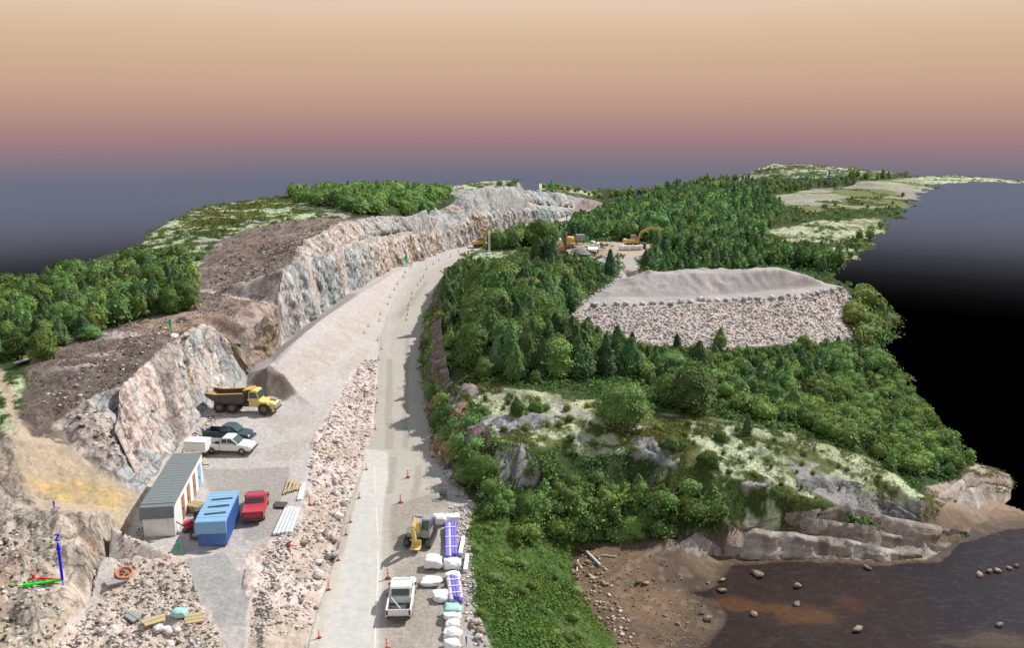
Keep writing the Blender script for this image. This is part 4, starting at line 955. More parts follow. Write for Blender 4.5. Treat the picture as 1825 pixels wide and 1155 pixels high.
MARKS = [(860,660,'the light green corner tree'),(905,705,'the bare lichen ridge'),(955,684,'the tiny pale tree'),(1111,725,'the broad round ridge tree'),(1230,690,'the big rounded headland tree'),
         (1245,630,'the tall pale tree'),(770,600,'the shaded rock cut'),(830,465,'the lichen clearing'),(876,440,'the white mast'),(960,420,'the tallest dark tree'),(1030,540,'the left embankment tip'),
         (1087,470,'the gravel track'),(1010,450,'the far yard'),(1060,575,'the stone slope left end'),(1280,610,'the middle stone slope'),(1500,590,'the stone slope right end'),(200,500,'the left wood middle'),
         (322,530,'the pale drooping tree'),(160,600,'the brown clearing'),(40,630,'the pale outcrop slab'),(30,500,'the far left edge'),(370,470,'the upper green heath'),(980,900,'the dark rock face'),
         (1100,960,'the mud flat'),(1240,940,'the shore ledge'),(1160,805,'the grey rock face'),(930,930,'the grass bank'),(1550,560,'the embankment right corner'),(1412,700,'the tall bright green tree'),(1650,780,'the tip of the point')]
SEEN = {}
for sc_, i, u, v in scored[:272]:
    x, y, h, kd, var, nm, wf = TREES[i]; single.add(i)
    size = 'tall' if h > 5.5 else 'middling' if h > 3.2 else 'small'
    ds_ = sorted((math.hypot(u - a, (v - b) * 1.4), c, a, b) for a, b, c in MARKS)
    d0, c0, a0, b0 = ds_[0]
    rel = ('just ' if d0 < 40 else '') + ('left of' if u < a0 and abs(u - a0) > abs(v - b0) else 'right of' if abs(u - a0) > abs(v - b0) else 'behind' if v < b0 else 'in front of')
    hue = ['dark', 'fresh green', 'bluish', 'mid green', 'bright'][var]
    base = '%s %s %s %s %s' % (size, hue, KNAME[kd], rel, c0)
    SEEN.setdefault(base, []).append((u, tree_obj(x, y, h, kd, var, base, nm, wf, rng.uniform(0, 6.28))))
ORD = ['leftmost', 'second from left', 'third from left', 'fourth from left', 'fifth from left', 'sixth from left', 'seventh from left', 'eighth from left']
for base, lst in SEEN.items():
    if len(lst) < 2: continue
    lst.sort(key=lambda t: t[0])
    for k, (u, o) in enumerate(lst):
        if k < len(ORD): o['label'] = ' '.join(((ORD[k] if k < len(lst) - 1 else 'rightmost') + ' ' + base).split()[:16])
bv, bf, bc, off = {}, {}, {}, {}
for i, t in enumerate(TREES):
    if i in single: continue
    x, y, h, kd, var, nm, wf = t
    V_, F_, C_ = CROWN_LOW[kd, var]
    a = rng.uniform(0, 6.28); ca, sa = math.cos(a), math.sin(a)
    w = h * wf
    z = surf(x, y)
    vv = np.stack([(V_[:, 0] * ca - V_[:, 1] * sa) * w + x, (V_[:, 0] * sa + V_[:, 1] * ca) * w + y, V_[:, 2] * h + z - 0.05], 1)
    k = rng.uniform(0.75, 1.4) * (1.2 if y > 225 else 1.0); hue = rng.uniform(-.14, .14)
    o_ = off.get(nm, 0)
    bv.setdefault(nm, []).append(vv); bf.setdefault(nm, []).append(F_ + o_)
    bc.setdefault(nm, []).append(C_ * k * np.array([1 + hue, 1, 1 - hue]))
    off[nm] = o_ + len(V_)
print('trees', len(TREES), 'left as woods', len(TREES) - len(single))
for nm in bv:
    me = np_mesh('woodland', np.concatenate(bv[nm]), np.concatenate(bf[nm]), np.concatenate(bc[nm]))
    tag(put('woodland' if 'bush' not in nm else 'scrub', me, MATS['low_foliage']), 'further green crowns of the ' + nm, None, None, 'stuff')

LEFTWOOD = np.concatenate([plan([(-100,520),(35,508),(120,492),(230,462),(330,474),(350,520),(335,556),(285,563),(200,585),(132,612),(60,636),(-100,646)])])
# low plants: tufts of leaves on heath, bank and woodland floor
def tufts(name, zones, n, size, base, label, seed, keep=None, per=13, lift=0.12, lf=0.27):
    r = np.random.default_rng(seed)
    zi = [ZN.index(z) for z in zones]
    cand = np.nonzero(np.isin(ZONE, zi) & (keep if keep is not None else True))[0]
    uu = IW / 2 + FPX * X[cand] / (Y[cand] * CP - (Zr[cand] - CAM_H) * SP)
    cand = cand[(uu > -30) & (uu < IW + 30)]
    pr = 1.0 / np.maximum(np.hypot(X[cand], Y[cand]), 40) ** 0.35
    pick = r.choice(cand, size=min(n, len(cand)), replace=False, p=pr / pr.sum())
    px = X[pick] + r.uniform(-.3, .3, len(pick)); py = Y[pick] + r.uniform(-.3, .3, len(pick)); pzv = Zr[pick]
    s = size * (0.35 + 1.5 * np.clip(fbm(px, py, 3.5, 3, seed + 5) - 0.25, 0, 1)) * (0.6 + r.random(len(pick)) * 0.9) * np.clip(np.hypot(px, py) / 90, 0.8, 2.2)
    m = len(pick) * per
    ci = np.repeat(np.arange(len(pick)), per)
    th = r.random(m) * 6.283; rad = np.sqrt(r.random(m)); hh = r.random(m) * (1 - rad * 0.7)
    c = np.stack([px[ci] + np.cos(th) * rad * s[ci], py[ci] + np.sin(th) * rad * s[ci], pzv[ci] + hh * s[ci] * 0.8 + lift * s[ci]], 1)
    nr = np.stack([np.cos(th) * rad, np.sin(th) * rad, np.full(m, 0.7)], 1) + r.normal(0, .45, (m, 3)); nr /= np.linalg.norm(nr, axis=1, keepdims=True)
    t1 = np.cross(nr, r.normal(0, 1, (m, 3))); t1 /= np.linalg.norm(t1, axis=1, keepdims=True); t2 = np.cross(nr, t1)
    ls = (s[ci] * lf * (0.6 + 0.8 * r.random(m)))[:, None]
    q_ = np.stack([c - t1 * ls, c + t2 * ls * .6, c + t1 * ls, c - t2 * ls * .6], 1).reshape(-1, 3)
    kk = (0.6 + 0.7 * fbm(px, py, 8, 3, seed))[ci] * (0.7 + 0.6 * r.random(m))
    hue = (fbm(px, py, 12, 3, seed + 1) - 0.45)[ci] * 1.1
    cc = np.array(base)[None] * kk[:, None] * np.stack([1 + hue, np.ones(m), 1 - hue * 0.5], 1)
    me = np_mesh(name, q_, np.arange(4 * m).reshape(m, 4), np.repeat(cc, 4, 0))
    tag(put(name, me, MATS['low_foliage']), label, None, None, 'stuff')
tufts('ground_cover', ['grass_bank'], 5600, 0.42, (0.125, 0.215, 0.045), 'leafy green weeds covering the bank above the shore', 71)
lk = C[:, 1] < 0.16
tufts('ground_cover', ['headland'], 12000, 0.22, (0.150, 0.185, 0.050), 'low mossy shrubs over the headland', 72, keep=(lk | (fbm(X, Y, 2, 2, 203) > 0.6)) & (fbm(X, Y, 4, 3, 201) > 0.40))
tufts('lichen', ['headland', 'heath'], 6000, 0.15, (0.42, 0.46, 0.30), 'pale tufts of lichen over the rock', 78, keep=(C[:, 1] > 0.28) & (C[:, 1] > C[:, 0] * 1.03), per=8, lift=0.0, lf=0.4)
tufts('ground_cover', ['heath'], 5200, 0.34, (0.140, 0.190, 0.052), 'low heath shrubs between the lichen patches', 73, keep=lk & ~(inside(X, Y, BOG) & (fbm(X, Y, 9, 3, 207) < 0.6)))
tufts('ground_cover', ['woodland_floor'], 15000, 0.60, (0.115, 0.195, 0.050), 'undergrowth on the woodland floor', 74, keep=(X > -14) | (Y < 0) | inside(X, Y, LEFTWOOD))
tufts('twigs', ['soil_clearing'], 4200, 0.22, (0.22, 0.17, 0.145), 'torn roots and twigs on the stripped soil', 75, per=6, lift=0.02, lf=0.35)

# stones
def stone_arr(seed, flat=0.75, jag=0.35):
    r = np.random.default_rng(seed)
    v = ICO1[0].copy() if seed % 3 == 0 else ico(1)[0]
    v = v * np.array([1.0, r.uniform(0.6, 0.95), flat * r.uniform(0.7, 1.1)])
    for k in range(9):                                            # broken flat faces
        d = r.normal(0, 1, 3); d /= np.linalg.norm(d); lim = r.uniform(0.32, 0.62)
        dd = v @ d; v = v - np.maximum(dd - lim, 0)[:, None] * d[None]
    return v * (1 + r.normal(0, jag * 0.12, (len(v), 1)))
V42, F80 = ico(1)
SM = []
V12 = None
def ico0():
    bm = bmesh.new(); bmesh.ops.create_icosphere(bm, subdivisions=1, radius=1.0); bm.free()
for k in range(8): SM.append((stone_arr(k), F80))
def ico_small():
    t = (1 + 5 ** 0.5) / 2
    v = np.array([(-1,t,0),(1,t,0),(-1,-t,0),(1,-t,0),(0,-1,t),(0,1,t),(0,-1,-t),(0,1,-t),(t,0,-1),(t,0,1),(-t,0,-1),(-t,0,1)], float) / math.sqrt(1 + t * t)
    f = np.array([(0,11,5),(0,5,1),(0,1,7),(0,7,10),(0,10,11),(1,5,9),(5,11,4),(11,10,2),(10,7,6),(7,1,8),(3,9,4),(3,4,2),(3,2,6),(3,6,8),(3,8,9),(4,9,5),(2,4,11),(6,2,10),(8,6,7),(9,8,1)])
    return v, f
I20 = ico_small()
CUBE = (np.array([(-1,-1,-1),(1,-1,-1),(1,1,-1),(-1,1,-1),(-1,-1,1),(1,-1,1),(1,1,1),(-1,1,1)], float),
        np.array([(0,2,1),(0,3,2),(4,5,6),(4,6,7),(0,1,5),(0,5,4),(1,2,6),(1,6,5),(2,3,7),(2,7,6),(3,0,4),(3,4,7)]))
def small_stone(seed):
    r = np.random.default_rng(seed); v = CUBE[0] * np.array([1, r.uniform(.5, .95), r.uniform(.25, .45)]) * r.uniform(.55, 1.0, (8, 3)) * 0.95
    return v
SS = [small_stone(k) for k in range(10)]
ROCKCOL = {'pink': (0.64, 0.53, 0.485), 'grey': (0.48, 0.49, 0.49), 'pale': (0.70, 0.665, 0.63), 'tan': (0.33, 0.26, 0.18), 'brown': (0.16, 0.12, 0.095), 'slate': (0.22, 0.22, 0.22)}
STONE_ME = {}
for kind_ in ROCKCOL:
    for k in range(6):
        sv = small_stone(50 + k) if k < 3 else SM[k][0]; sf_ = CUBE[1] if k < 3 else F80
        col = np.tile(np.array(ROCKCOL[kind_]) * (0.85 + 0.06 * k), (len(sv), 1))
        me = np_mesh('stone', sv, sf_, col); me.materials.append(MATS['blasted_rock']); STONE_ME[kind_, k] = me
def stone_part(parent, x, y, r_, kind_, k=None, name='stone', z=None, sq=1.0):
    k = int(rng.integers(6)) if k is None else k
    o = put(name, STONE_ME[kind_, k], None, parent)
    o.location = (x, y, (surf(x, y) if z is None else z) + r_ * 0.25)
    o.rotation_euler = (rng.uniform(-.4, .4), rng.uniform(-.4, .4), rng.uniform(0, 6.28)); o.scale = (r_, r_, r_ * sq)
    return o
def pebbles(name, poly, n, rmin, rmax, cols, label, seed, parent=None, world=False):
    pl = poly if world else plan(poly)
    r = np.random.default_rng(seed); lo, hi = pl.min(0), pl.max(0)
    x = r.uniform(lo[0], hi[0], n * 4); y = r.uniform(lo[1], hi[1], n * 4)
    m = inside(x, y, pl); x, y = x[m][:n], y[m][:n]
    vv, ff, cc = [], [], []
    for i in range(len(x)):
        s = rmin + (rmax - rmin) * r.random() ** 2.5
        b = SS[int(r.integers(10))] * s; a = r.uniform(0, 6.28); ca, sa = math.cos(a), math.sin(a)
        vv.append(np.stack([b[:, 0] * ca - b[:, 1] * sa + x[i], b[:, 0] * sa + b[:, 1] * ca + y[i], b[:, 2] + surf(x[i], y[i]) + s * .2], 1))
        ff.append(CUBE[1] + 8 * i); cc.append(np.tile(np.array(ROCKCOL[cols[int(r.integers(len(cols)))]]) * r.uniform(.7, 1.15), (8, 1)))
    me = np_mesh(name, np.concatenate(vv), np.concatenate(ff), np.concatenate(cc))
    o = put(name, me, MATS['blasted_rock'], parent); o['kind'] = 'stuff'
    if parent is None: tag(o, label)
    return o
RUB = [(560,905),(548,840),(570,770),(610,700),(648,640),(672,640),(664,740),(648,815),(618,910),(594,985),(570,1060),(555,1120),(470,1150),(450,1080),(500,1000)]
gb = GROUND['rubble_bank']
rp = plan(RUB)
pebbles('rubble', RUB, 3400, 0.05, 0.22, ['pink', 'pink', 'pink', 'pink', 'pale'], '', 31, gb)
pebbles('rubble', [(100,1150),(165,1085),(200,1020),(250,1000),(335,1000),(360,1090),(400,1155),(380,1200),(60,1200)], 2600, 0.04, 0.20, ['pink', 'pale', 'pink', 'tan'], '', 32, gb)
pebbles('rubble', [(205,1020),(250,925),(300,840),(350,765),(400,716),(420,718),(372,768),(320,850),(275,950),(235,1020)], 1300, 0.05, 0.18, ['pink', 'pink', 'pale', 'brown'], '', 33, gb)
pebbles('rubble', [(445,1120),(470,990),(540,930),(560,905),(500,1000),(470,1155)], 700, 0.05, 0.2, ['pink', 'pale'], '', 34, gb)
pebbles('rubble', [(800,900),(835,905),(838,960),(852,1090),(870,1155),(845,1155),(825,1080),(815,980)], 600, 0.05, 0.22, ['pale', 'pink', 'grey'], '', 35, gb)
pebbles('rubble', [(752,690),(764,690),(775,780),(800,840),(845,905),(825,900),(790,850),(765,790)], 500, 0.08, 0.3, ['grey', 'pale', 'pink'], '', 36, gb)
for u, v, r_, k_ in [(598,885,.75,'grey'),(612,905,.6,'grey'),(600,925,.8,'pale'),(588,955,.7,'pink'),(597,962,.5,'pink'),(572,970,.6,'pink'),(540,973,.55,'tan'),(567,1000,.55,'pink'),(590,990,.7,'grey'),(568,1028,.8,'pale'),(566,1048,.5,'pale'),(597,862,.5,'pink'),(580,845,.5,'pink'),(608,840,.55,'pink'),(590,815,.5,'pink'),(628,770,.5,'pink'),(642,745,.5,'pink'),(654,700,.45,'grey'),(660,660,.5,'grey'),(668,668,.4,'grey'),(600,790,.5,'pale')]:
    p = at(u, v); stone_part(gb, p.x, p.y, r_, k_)
for i in range(120):
    x = rng.uniform(*np.array([rp[:, 0].min(), rp[:, 0].max()])); y = rng.uniform(rp[:, 1].min(), rp[:, 1].max())
    if inside(np.array([x]), np.array([y]), rp)[0]: stone_part(gb, x, y, rng.uniform(.18, .38), ['pink', 'pink', 'pink', 'pale'][int(rng.integers(4))])
for u, v, r_, k_ in [(862,890,.6,'pink'),(848,1112,.55,'pink'),(858,1128,.5,'tan'),(840,1118,.4,'tan'),(852,1140,.45,'pale')]:
    p = at(u, v); stone_part(gb, p.x, p.y, r_, k_)
# embankment stones
emb = GROUND['stone_embankment']
pebbles('riprap', np.array(eb + et[::-1]), 9500, 0.06, 0.26, ['pink', 'pink', 'pink', 'pale', 'grey'], '', 41, emb, True)
bl = [np.array(q_) for q_ in P(EMB_TOP)]
epl = np.array(eb + et[::-1])
cnt = 0
while cnt < 210:
    x = rng.uniform(epl[:, 0].min(), epl[:, 0].max()); y = rng.uniform(epl[:, 1].min(), epl[:, 1].max())
    if not inside(np.array([x]), np.array([y]), epl)[0]: continue
    ru = (x - epl[:, 0].min()) / (epl[:, 0].max() - epl[:, 0].min())
    if rng.random() > 0.35 + 0.65 * ru: continue
    stone_part(emb, x, y, rng.uniform(.22, .42) * (0.7 + 0.75 * ru), ['pink', 'grey', 'grey', 'pale'][int(rng.integers(4))]); cnt += 1
for u, v, w in [(1060,547,1.0),(1078,545,.8),(1098,545,.9),(1117,545,.9),(1131,546,.6),(1145,545,.8),(1163,544,.9),(1180,543,.8),(1196,544,.9),(1214,541,.9),(1231,541,.8),(1249,537,1.0),(1265,539,.8),(1279,538,.8),(1294,538,.8),(1310,537,.7),(1325,538,.9),(1337,536,.8),(1350,535,.8),(1376,534,.9),(1393,533,.7),(1406,530,.8),(1433,530,.8),(1447,528,.7),(1458,526,.8),(1470,524,.8),(1484,520,.9),(1497,518,.8)]:
    p = at(u, v - 1)
    stone_part(emb, p.x, p.y, w * 1.0, ['grey', 'pale', 'grey', 'grey'][int(rng.integers(4))], int(rng.integers(3, 6)), 'boulder', sq=1.0)
hp = GROUND['gravel_yard']
pebbles('rubble', [(1050,458),(1097,458),(1098,476),(1062,470)], 160, 0.3, 0.7, ['grey', 'pale'], '', 43, hp)
pebbles('rubble', [(1130,455),(1145,462),(1165,490),(1150,490),(1136,474)], 120, 0.25, 0.6, ['pale', 'pink', 'grey'], '', 44, hp)
pebbles('rubble', [(1112,486),(1080,505),(1050,531),(1007,565),(1018,560),(1060,532),(1096,505)], 260, 0.2, 0.5, ['pale', 'pink'], '', 45, hp)
pebbles('stones', [(1040,980),(1060,985),(1110,1080),(1140,1155),(1105,1150),(1040,1075),(1018,1015)], 300, 0.05, 0.28, ['tan', 'tan', 'pink'], 'pale stones along the top of the muddy shore', 46)
pebbles('stones', [(1060,990),(1190,1000),(1270,1080),(1260,1155),(1130,1155),(1080,1080)], 700, 0.03, 0.13, ['tan', 'tan', 'brown', 'slate'], 'small pebbles scattered over the mud', 47)
ROCKS = [(1137,1040,.5,'brown','dark wet boulder nearest the grass bank on the mud'),(1150,1042,.45,'tan','tan boulder touching the dark wet boulder'),(1350,1026,.75,'tan','broad flat brown boulder on the mud below the ledge'),
         (1286,1036,.45,'tan','round boulder above the pair of mud stones'),(1286,1055,.55,'tan','round boulder at the edge of the dark water'),(1262,1040,.3,'tan','small stone left of the round boulders'),
         (1420,1047,.65,'tan','long pale boulder standing alone in the water'),(1420,1080,.45,'slate','grey boulder in the water below the long pale one'),(1342,1098,.5,'tan','half round boulder in the orange tinted water'),
         (1260,1107,.6,'tan','pale boulder at the corner of the mud and water'),(1250,1096,.4,'brown','brown stone behind the pale corner boulder'),(1527,1126,.6,'tan','pale rock near the bottom edge of the dark water'),
         (1185,1100,.3,'slate','grey stone on the middle of the mud'),(1207,1114,.3,'slate','small grey stone below the middle mud stone'),(1103,1086,.35,'tan','pale stone on the upper mud by the bank'),
         (1745,1028,.5,'tan','leftmost rock of the short reef in the water'),(1762,1022,.5,'tan','second rock from the left in the short reef'),(1778,1020,.5,'tan','third rock from the left in the short reef'),(1797,1016,.4,'tan','fourth rock from the left in the short reef'),(1812,1013,.4,'tan','rightmost rock of the short reef'),
         (1780,1120,.45,'slate','grey rock poking out of the water at far right'),(1546,1015,.5,'tan','flat skerry just off the rock ledge')]
for u, v, r_, k_, lab in ROCKS:
    p = at(u, v); o = stone_part(None, p.x, p.y, r_, k_, int(rng.integers(3, 6)), 'boulder', sq=0.75); tag(o, lab, 'boulder')
for u, v, r_, k_, lab in [(20,622,1.6,'pale','long pale outcrop slab at the edge of the left wood'),(40,648,1.3,'pale','pale bare rock on the grass at the left edge'),(312,600,.9,'pale','pale boulder under the green pin on the cutting top'),(330,606,1.0,'tan','brown faced boulder beside the pale one on the cutting top')]:
    p = at(u, v); o = stone_part(None, p.x, p.y, r_, k_, int(rng.integers(3, 6)), 'boulder', sq=0.32); tag(o, lab, 'boulder')
pebbles('rubble', [(-40,930),(60,930),(110,960),(90,1060),(130,1120),(60,1155),(-40,1155)], 500, 0.05, 0.22, ['pale', 'tan', 'brown', 'pale'], '', 51, GROUND['rock_cutting'])
pebbles('rubble', [(120,760),(215,700),(290,640),(330,600),(380,600),(300,690),(260,790),(220,840)], 300, 0.08, 0.35, ['pale', 'pink', 'brown'], '', 52, GROUND['rock_cutting'])
pebbles('rubble', [(60,720),(230,600),(345,560),(490,480),(560,430),(630,395),(400,470),(330,570),(225,680),(110,740)], 1300, 0.08, 0.32, ['pale', 'pink', 'brown', 'brown'], '', 53, GROUND['soil_clearing'])
# ------------------------------------------------------------------ vehicles, huts and site gear
PI = math.pi
for nm, c, kw in [
    ('yellow_paint', (0.62, 0.40, 0.055), {}), ('pale_yellow', (0.72, 0.56, 0.20), {}), ('white_paint', (0.78, 0.79, 0.78), dict(dirt=0.08, rough=0.35)), ('black_rubber', (0.022, 0.022, 0.022), dict(rough=0.85, dirt=0.12)),
    ('dark_metal', (0.05, 0.05, 0.052), dict(dirt=0.15)), ('grey_steel', (0.27, 0.29, 0.30), dict(rough=0.45)), ('dark_blue_paint', (0.022, 0.045, 0.065), dict(dirt=0.06, rough=0.25)), ('glass', (0.045, 0.085, 0.09), dict(rough=0.08, dirt=0.03, spec=0.6)),
    ('red_paint', (0.42, 0.030, 0.055), dict(dirt=0.06, rough=0.35)), ('dark_red', (0.10, 0.02, 0.025), {}), ('roof_grey', (0.155, 0.18, 0.19), dict(dirt=0.06, rough=0.7)), ('hut_white', (0.78, 0.77, 0.75), dict(dirt=0.06, rough=0.6)),
    ('door_brown', (0.36, 0.15, 0.11), dict(dirt=0.1)), ('blue_paint', (0.060, 0.165, 0.46), dict(dirt=0.06)), ('light_blue', (0.20, 0.40, 0.62), dict(dirt=0.10)), ('cone_orange', (0.80, 0.11, 0.045), dict(dirt=0.05)), ('cone_white', (0.75, 0.72, 0.68), dict(dirt=0.05)),
    ('pin_green', (0.0, 0.55, 0.12), dict(dirt=0, var=0)), ('pin_blue', (0.0, 0.0, 0.55), dict(dirt=0, var=0)), ('axis_red', (0.8, 0.0, 0.0), dict(dirt=0, var=0)), ('axis_green', (0.0, 0.80, 0.0), dict(dirt=0, var=0)), ('axis_blue', (0.0, 0.0, 0.85), dict(dirt=0, var=0)),
    ('bag_white', (0.80, 0.81, 0.81), dict(rough=0.8, dirt=0.05)), ('purple_blue', (0.16, 0.13, 0.62), dict(dirt=0.05)), ('lilac_wrap', (0.50, 0.48, 0.70), dict(dirt=0.05)), ('teal_wrap', (0.34, 0.60, 0.58), dict(dirt=0.1)), ('timber', (0.42, 0.33, 0.17), dict(rough=0.85)), ('pale_rail', (0.56, 0.60, 0.62), dict(dirt=0.08)),
    ('rust', (0.33, 0.15, 0.08), dict(rough=0.9)), ('line_white', (0.62, 0.61, 0.58), dict(rough=0.9, dirt=0.4, scale=3)), ('brown_mud', (0.15, 0.10, 0.075), dict(rough=0.95)), ('amber', (0.8, 0.3, 0.03), dict(dirt=0)), ('orange_steel', (0.55, 0.20, 0.10), dict())]:
    paint(nm, c, **kw)
class MB:
    """collects shapes for ONE part"""
    def __init__(s): s.bm = bmesh.new()
    def box(s, c, size, rot=(0, 0, 0), taper=1.0):
        M = Matrix.Translation(c) @ Matrix.Rotation(rot[2], 4, 'Z') @ Matrix.Rotation(rot[1], 4, 'Y') @ Matrix.Rotation(rot[0], 4, 'X')
        vs_ = []
        for z in (-.5, .5):
            k = taper if z > 0 else 1
            for x, y in ((-.5, -.5), (.5, -.5), (.5, .5), (-.5, .5)):
                vs_.append(s.bm.verts.new(M @ Vector((x * size[0] * k, y * size[1] * k, z * size[2]))))
        for f in ((3, 2, 1, 0), (4, 5, 6, 7), (0, 1, 5, 4), (1, 2, 6, 5), (2, 3, 7, 6), (3, 0, 4, 7)): s.bm.faces.new([vs_[i] for i in f])
        return s
    def prism(s, prof, y0, y1, k0=1.0, M=None):
        """profile in x-z drawn out along y"""
        M = M or Matrix()
        a = [s.bm.verts.new(M @ Vector((x, y0, z))) for x, z in prof]; b = [s.bm.verts.new(M @ Vector((x, y1, z))) for x, z in prof]
        n = len(prof)
        s.bm.faces.new(a); s.bm.faces.new(b[::-1])
        for i in range(n): s.bm.faces.new((a[i], b[i], b[(i + 1) % n], a[(i + 1) % n]))
        return s
    def tube(s, p0, p1, r0, r1=None, n=10):
        r1 = r0 if r1 is None else r1
        p0, p1 = Vector(p0), Vector(p1); qd = (p1 - p0).to_track_quat('Z', 'Y'); R = []
        for p, r in ((p0, r0), (p1, r1)):
            R.append([s.bm.verts.new(p + qd @ Vector((math.cos(2 * PI * k / n) * r, math.sin(2 * PI * k / n) * r, 0))) for k in range(n)])
        for k in range(n): s.bm.faces.new((R[0][k], R[0][(k + 1) % n], R[1][(k + 1) % n], R[1][k]))
        s.bm.faces.new(R[0][::-1]); s.bm.faces.new(R[1])
        return s
    def ring(s, c, R, r, n=24, m=6, axis='Z'):
        rows = []
        for i in range(n):
            a = 2 * PI * i / n; row = []
            for j in range(m):
                b = 2 * PI * j / m; x = (R + r * math.cos(b)); p = Vector((x * math.cos(a), x * math.sin(a), r * math.sin(b)))
                if axis == 'Y': p = Vector((p.x, p.z, p.y))
                row.append(s.bm.verts.new(Vector(c) + p))
            rows.append(row)
        for i in range(n):
            for j in range(m): s.bm.faces.new((rows[i][j], rows[(i + 1) % n][j], rows[(i + 1) % n][(j + 1) % m], rows[i][(j + 1) % m]))
        return s
    def lump(s, c, size, seed=0, sub=2, amp=0.25, flat=True):
        v, f = ICO2 if sub == 2 else ICO3
        k = 0.8 + amp * 2 * (fbm3(v[:, 0] * 1.7 + seed, v[:, 1] * 1.7, v[:, 2] * 1.7, 3, seed) - 0.5)
        w = np.sign(v) * np.abs(v) ** 0.6 * k[:, None]
        if flat: w[:, 2] = np.maximum(w[:, 2], -0.75)
        vs_ = [s.bm.verts.new(Vector(c) + Vector((a[0] * size[0], a[1] * size[1], a[2] * size[2]))) for a in w]
        for t in f: s.bm.faces.new([vs_[i] for i in t])
        return s
    def bend(s, pts, w, hs):
        """beam through x-z points, width w, depth per point"""
        up, dn = [], []
        for i, p in enumerate(pts):
            a = Vector(pts[max(i - 1, 0)]); b = Vector(pts[min(i + 1, len(pts) - 1)]); t = (b - a).normalized(); nn = Vector((-t.y, t.x))
            up.append(Vector(p) + nn * hs[i] / 2); dn.append(Vector(p) - nn * hs[i] / 2)
        for i in range(len(pts) - 1):
            s.prism([tuple(dn[i]), tuple(dn[i + 1]), tuple(up[i + 1]), tuple(up[i])], -w / 2, w / 2)
        return s
    def part(s, name, mat, parent=None, bevel=0.0, smooth=False):
        if bevel:
            bmesh.ops.bevel(s.bm, geom=list(s.bm.edges), offset=bevel, segments=2, affect='EDGES', clamp_overlap=True)
        bmesh.ops.recalc_face_normals(s.bm, faces=list(s.bm.faces))
        m = bpy.data.meshes.new(name); s.bm.to_mesh(m); s.bm.free()
        if smooth: m.polygons.foreach_set('use_smooth', [True] * len(m.polygons))
        return put(name, m, MATS[mat], parent)
def thing(name, label, cat, p, yaw=0.0, scale=1.0, group=None, tilt=None):
    o = bpy.data.objects.new(name, None); COL.objects.link(o); o.empty_display_size = 0.4
    o.location = p; o.rotation_euler = (0, 0, yaw) if tilt is None else (tilt[0], tilt[1], yaw); o.scale = (scale,) * 3
    return tag(o, label, cat, group)
def copy_tree(o, parent=None):
    c = o.copy(); COL.objects.link(c)
    if parent is not None: c.parent = parent
    for ch in list(o.children): copy_tree(ch, c)
    return c
def level(u, v, r=1.5):
    """standing point on evened ground"""
    p = at(u, v); z = max(surf(p.x + a * r, p.y + b * r) for a in (-.6, 0, .6) for b in (-.6, 0, .6))
    return Vector((p.x, p.y, min(z, p.z + 0.12)))
def wheel(root, x, y, r, w, rim='grey_steel'):
    s = 1 if y > 0 else -1
    t = MB().tube((x, y - w / 2, r), (x, y + w / 2, r), r, n=18).part('wheel', 'black_rubber', root, 0.03 * r)
    MB().tube((x, y + s * w * 0.45, r), (x, y + s * (w * 0.5 + 0.03), r), r * 0.55, r * 0.45, n=12).part('rim', rim, t)
    return t
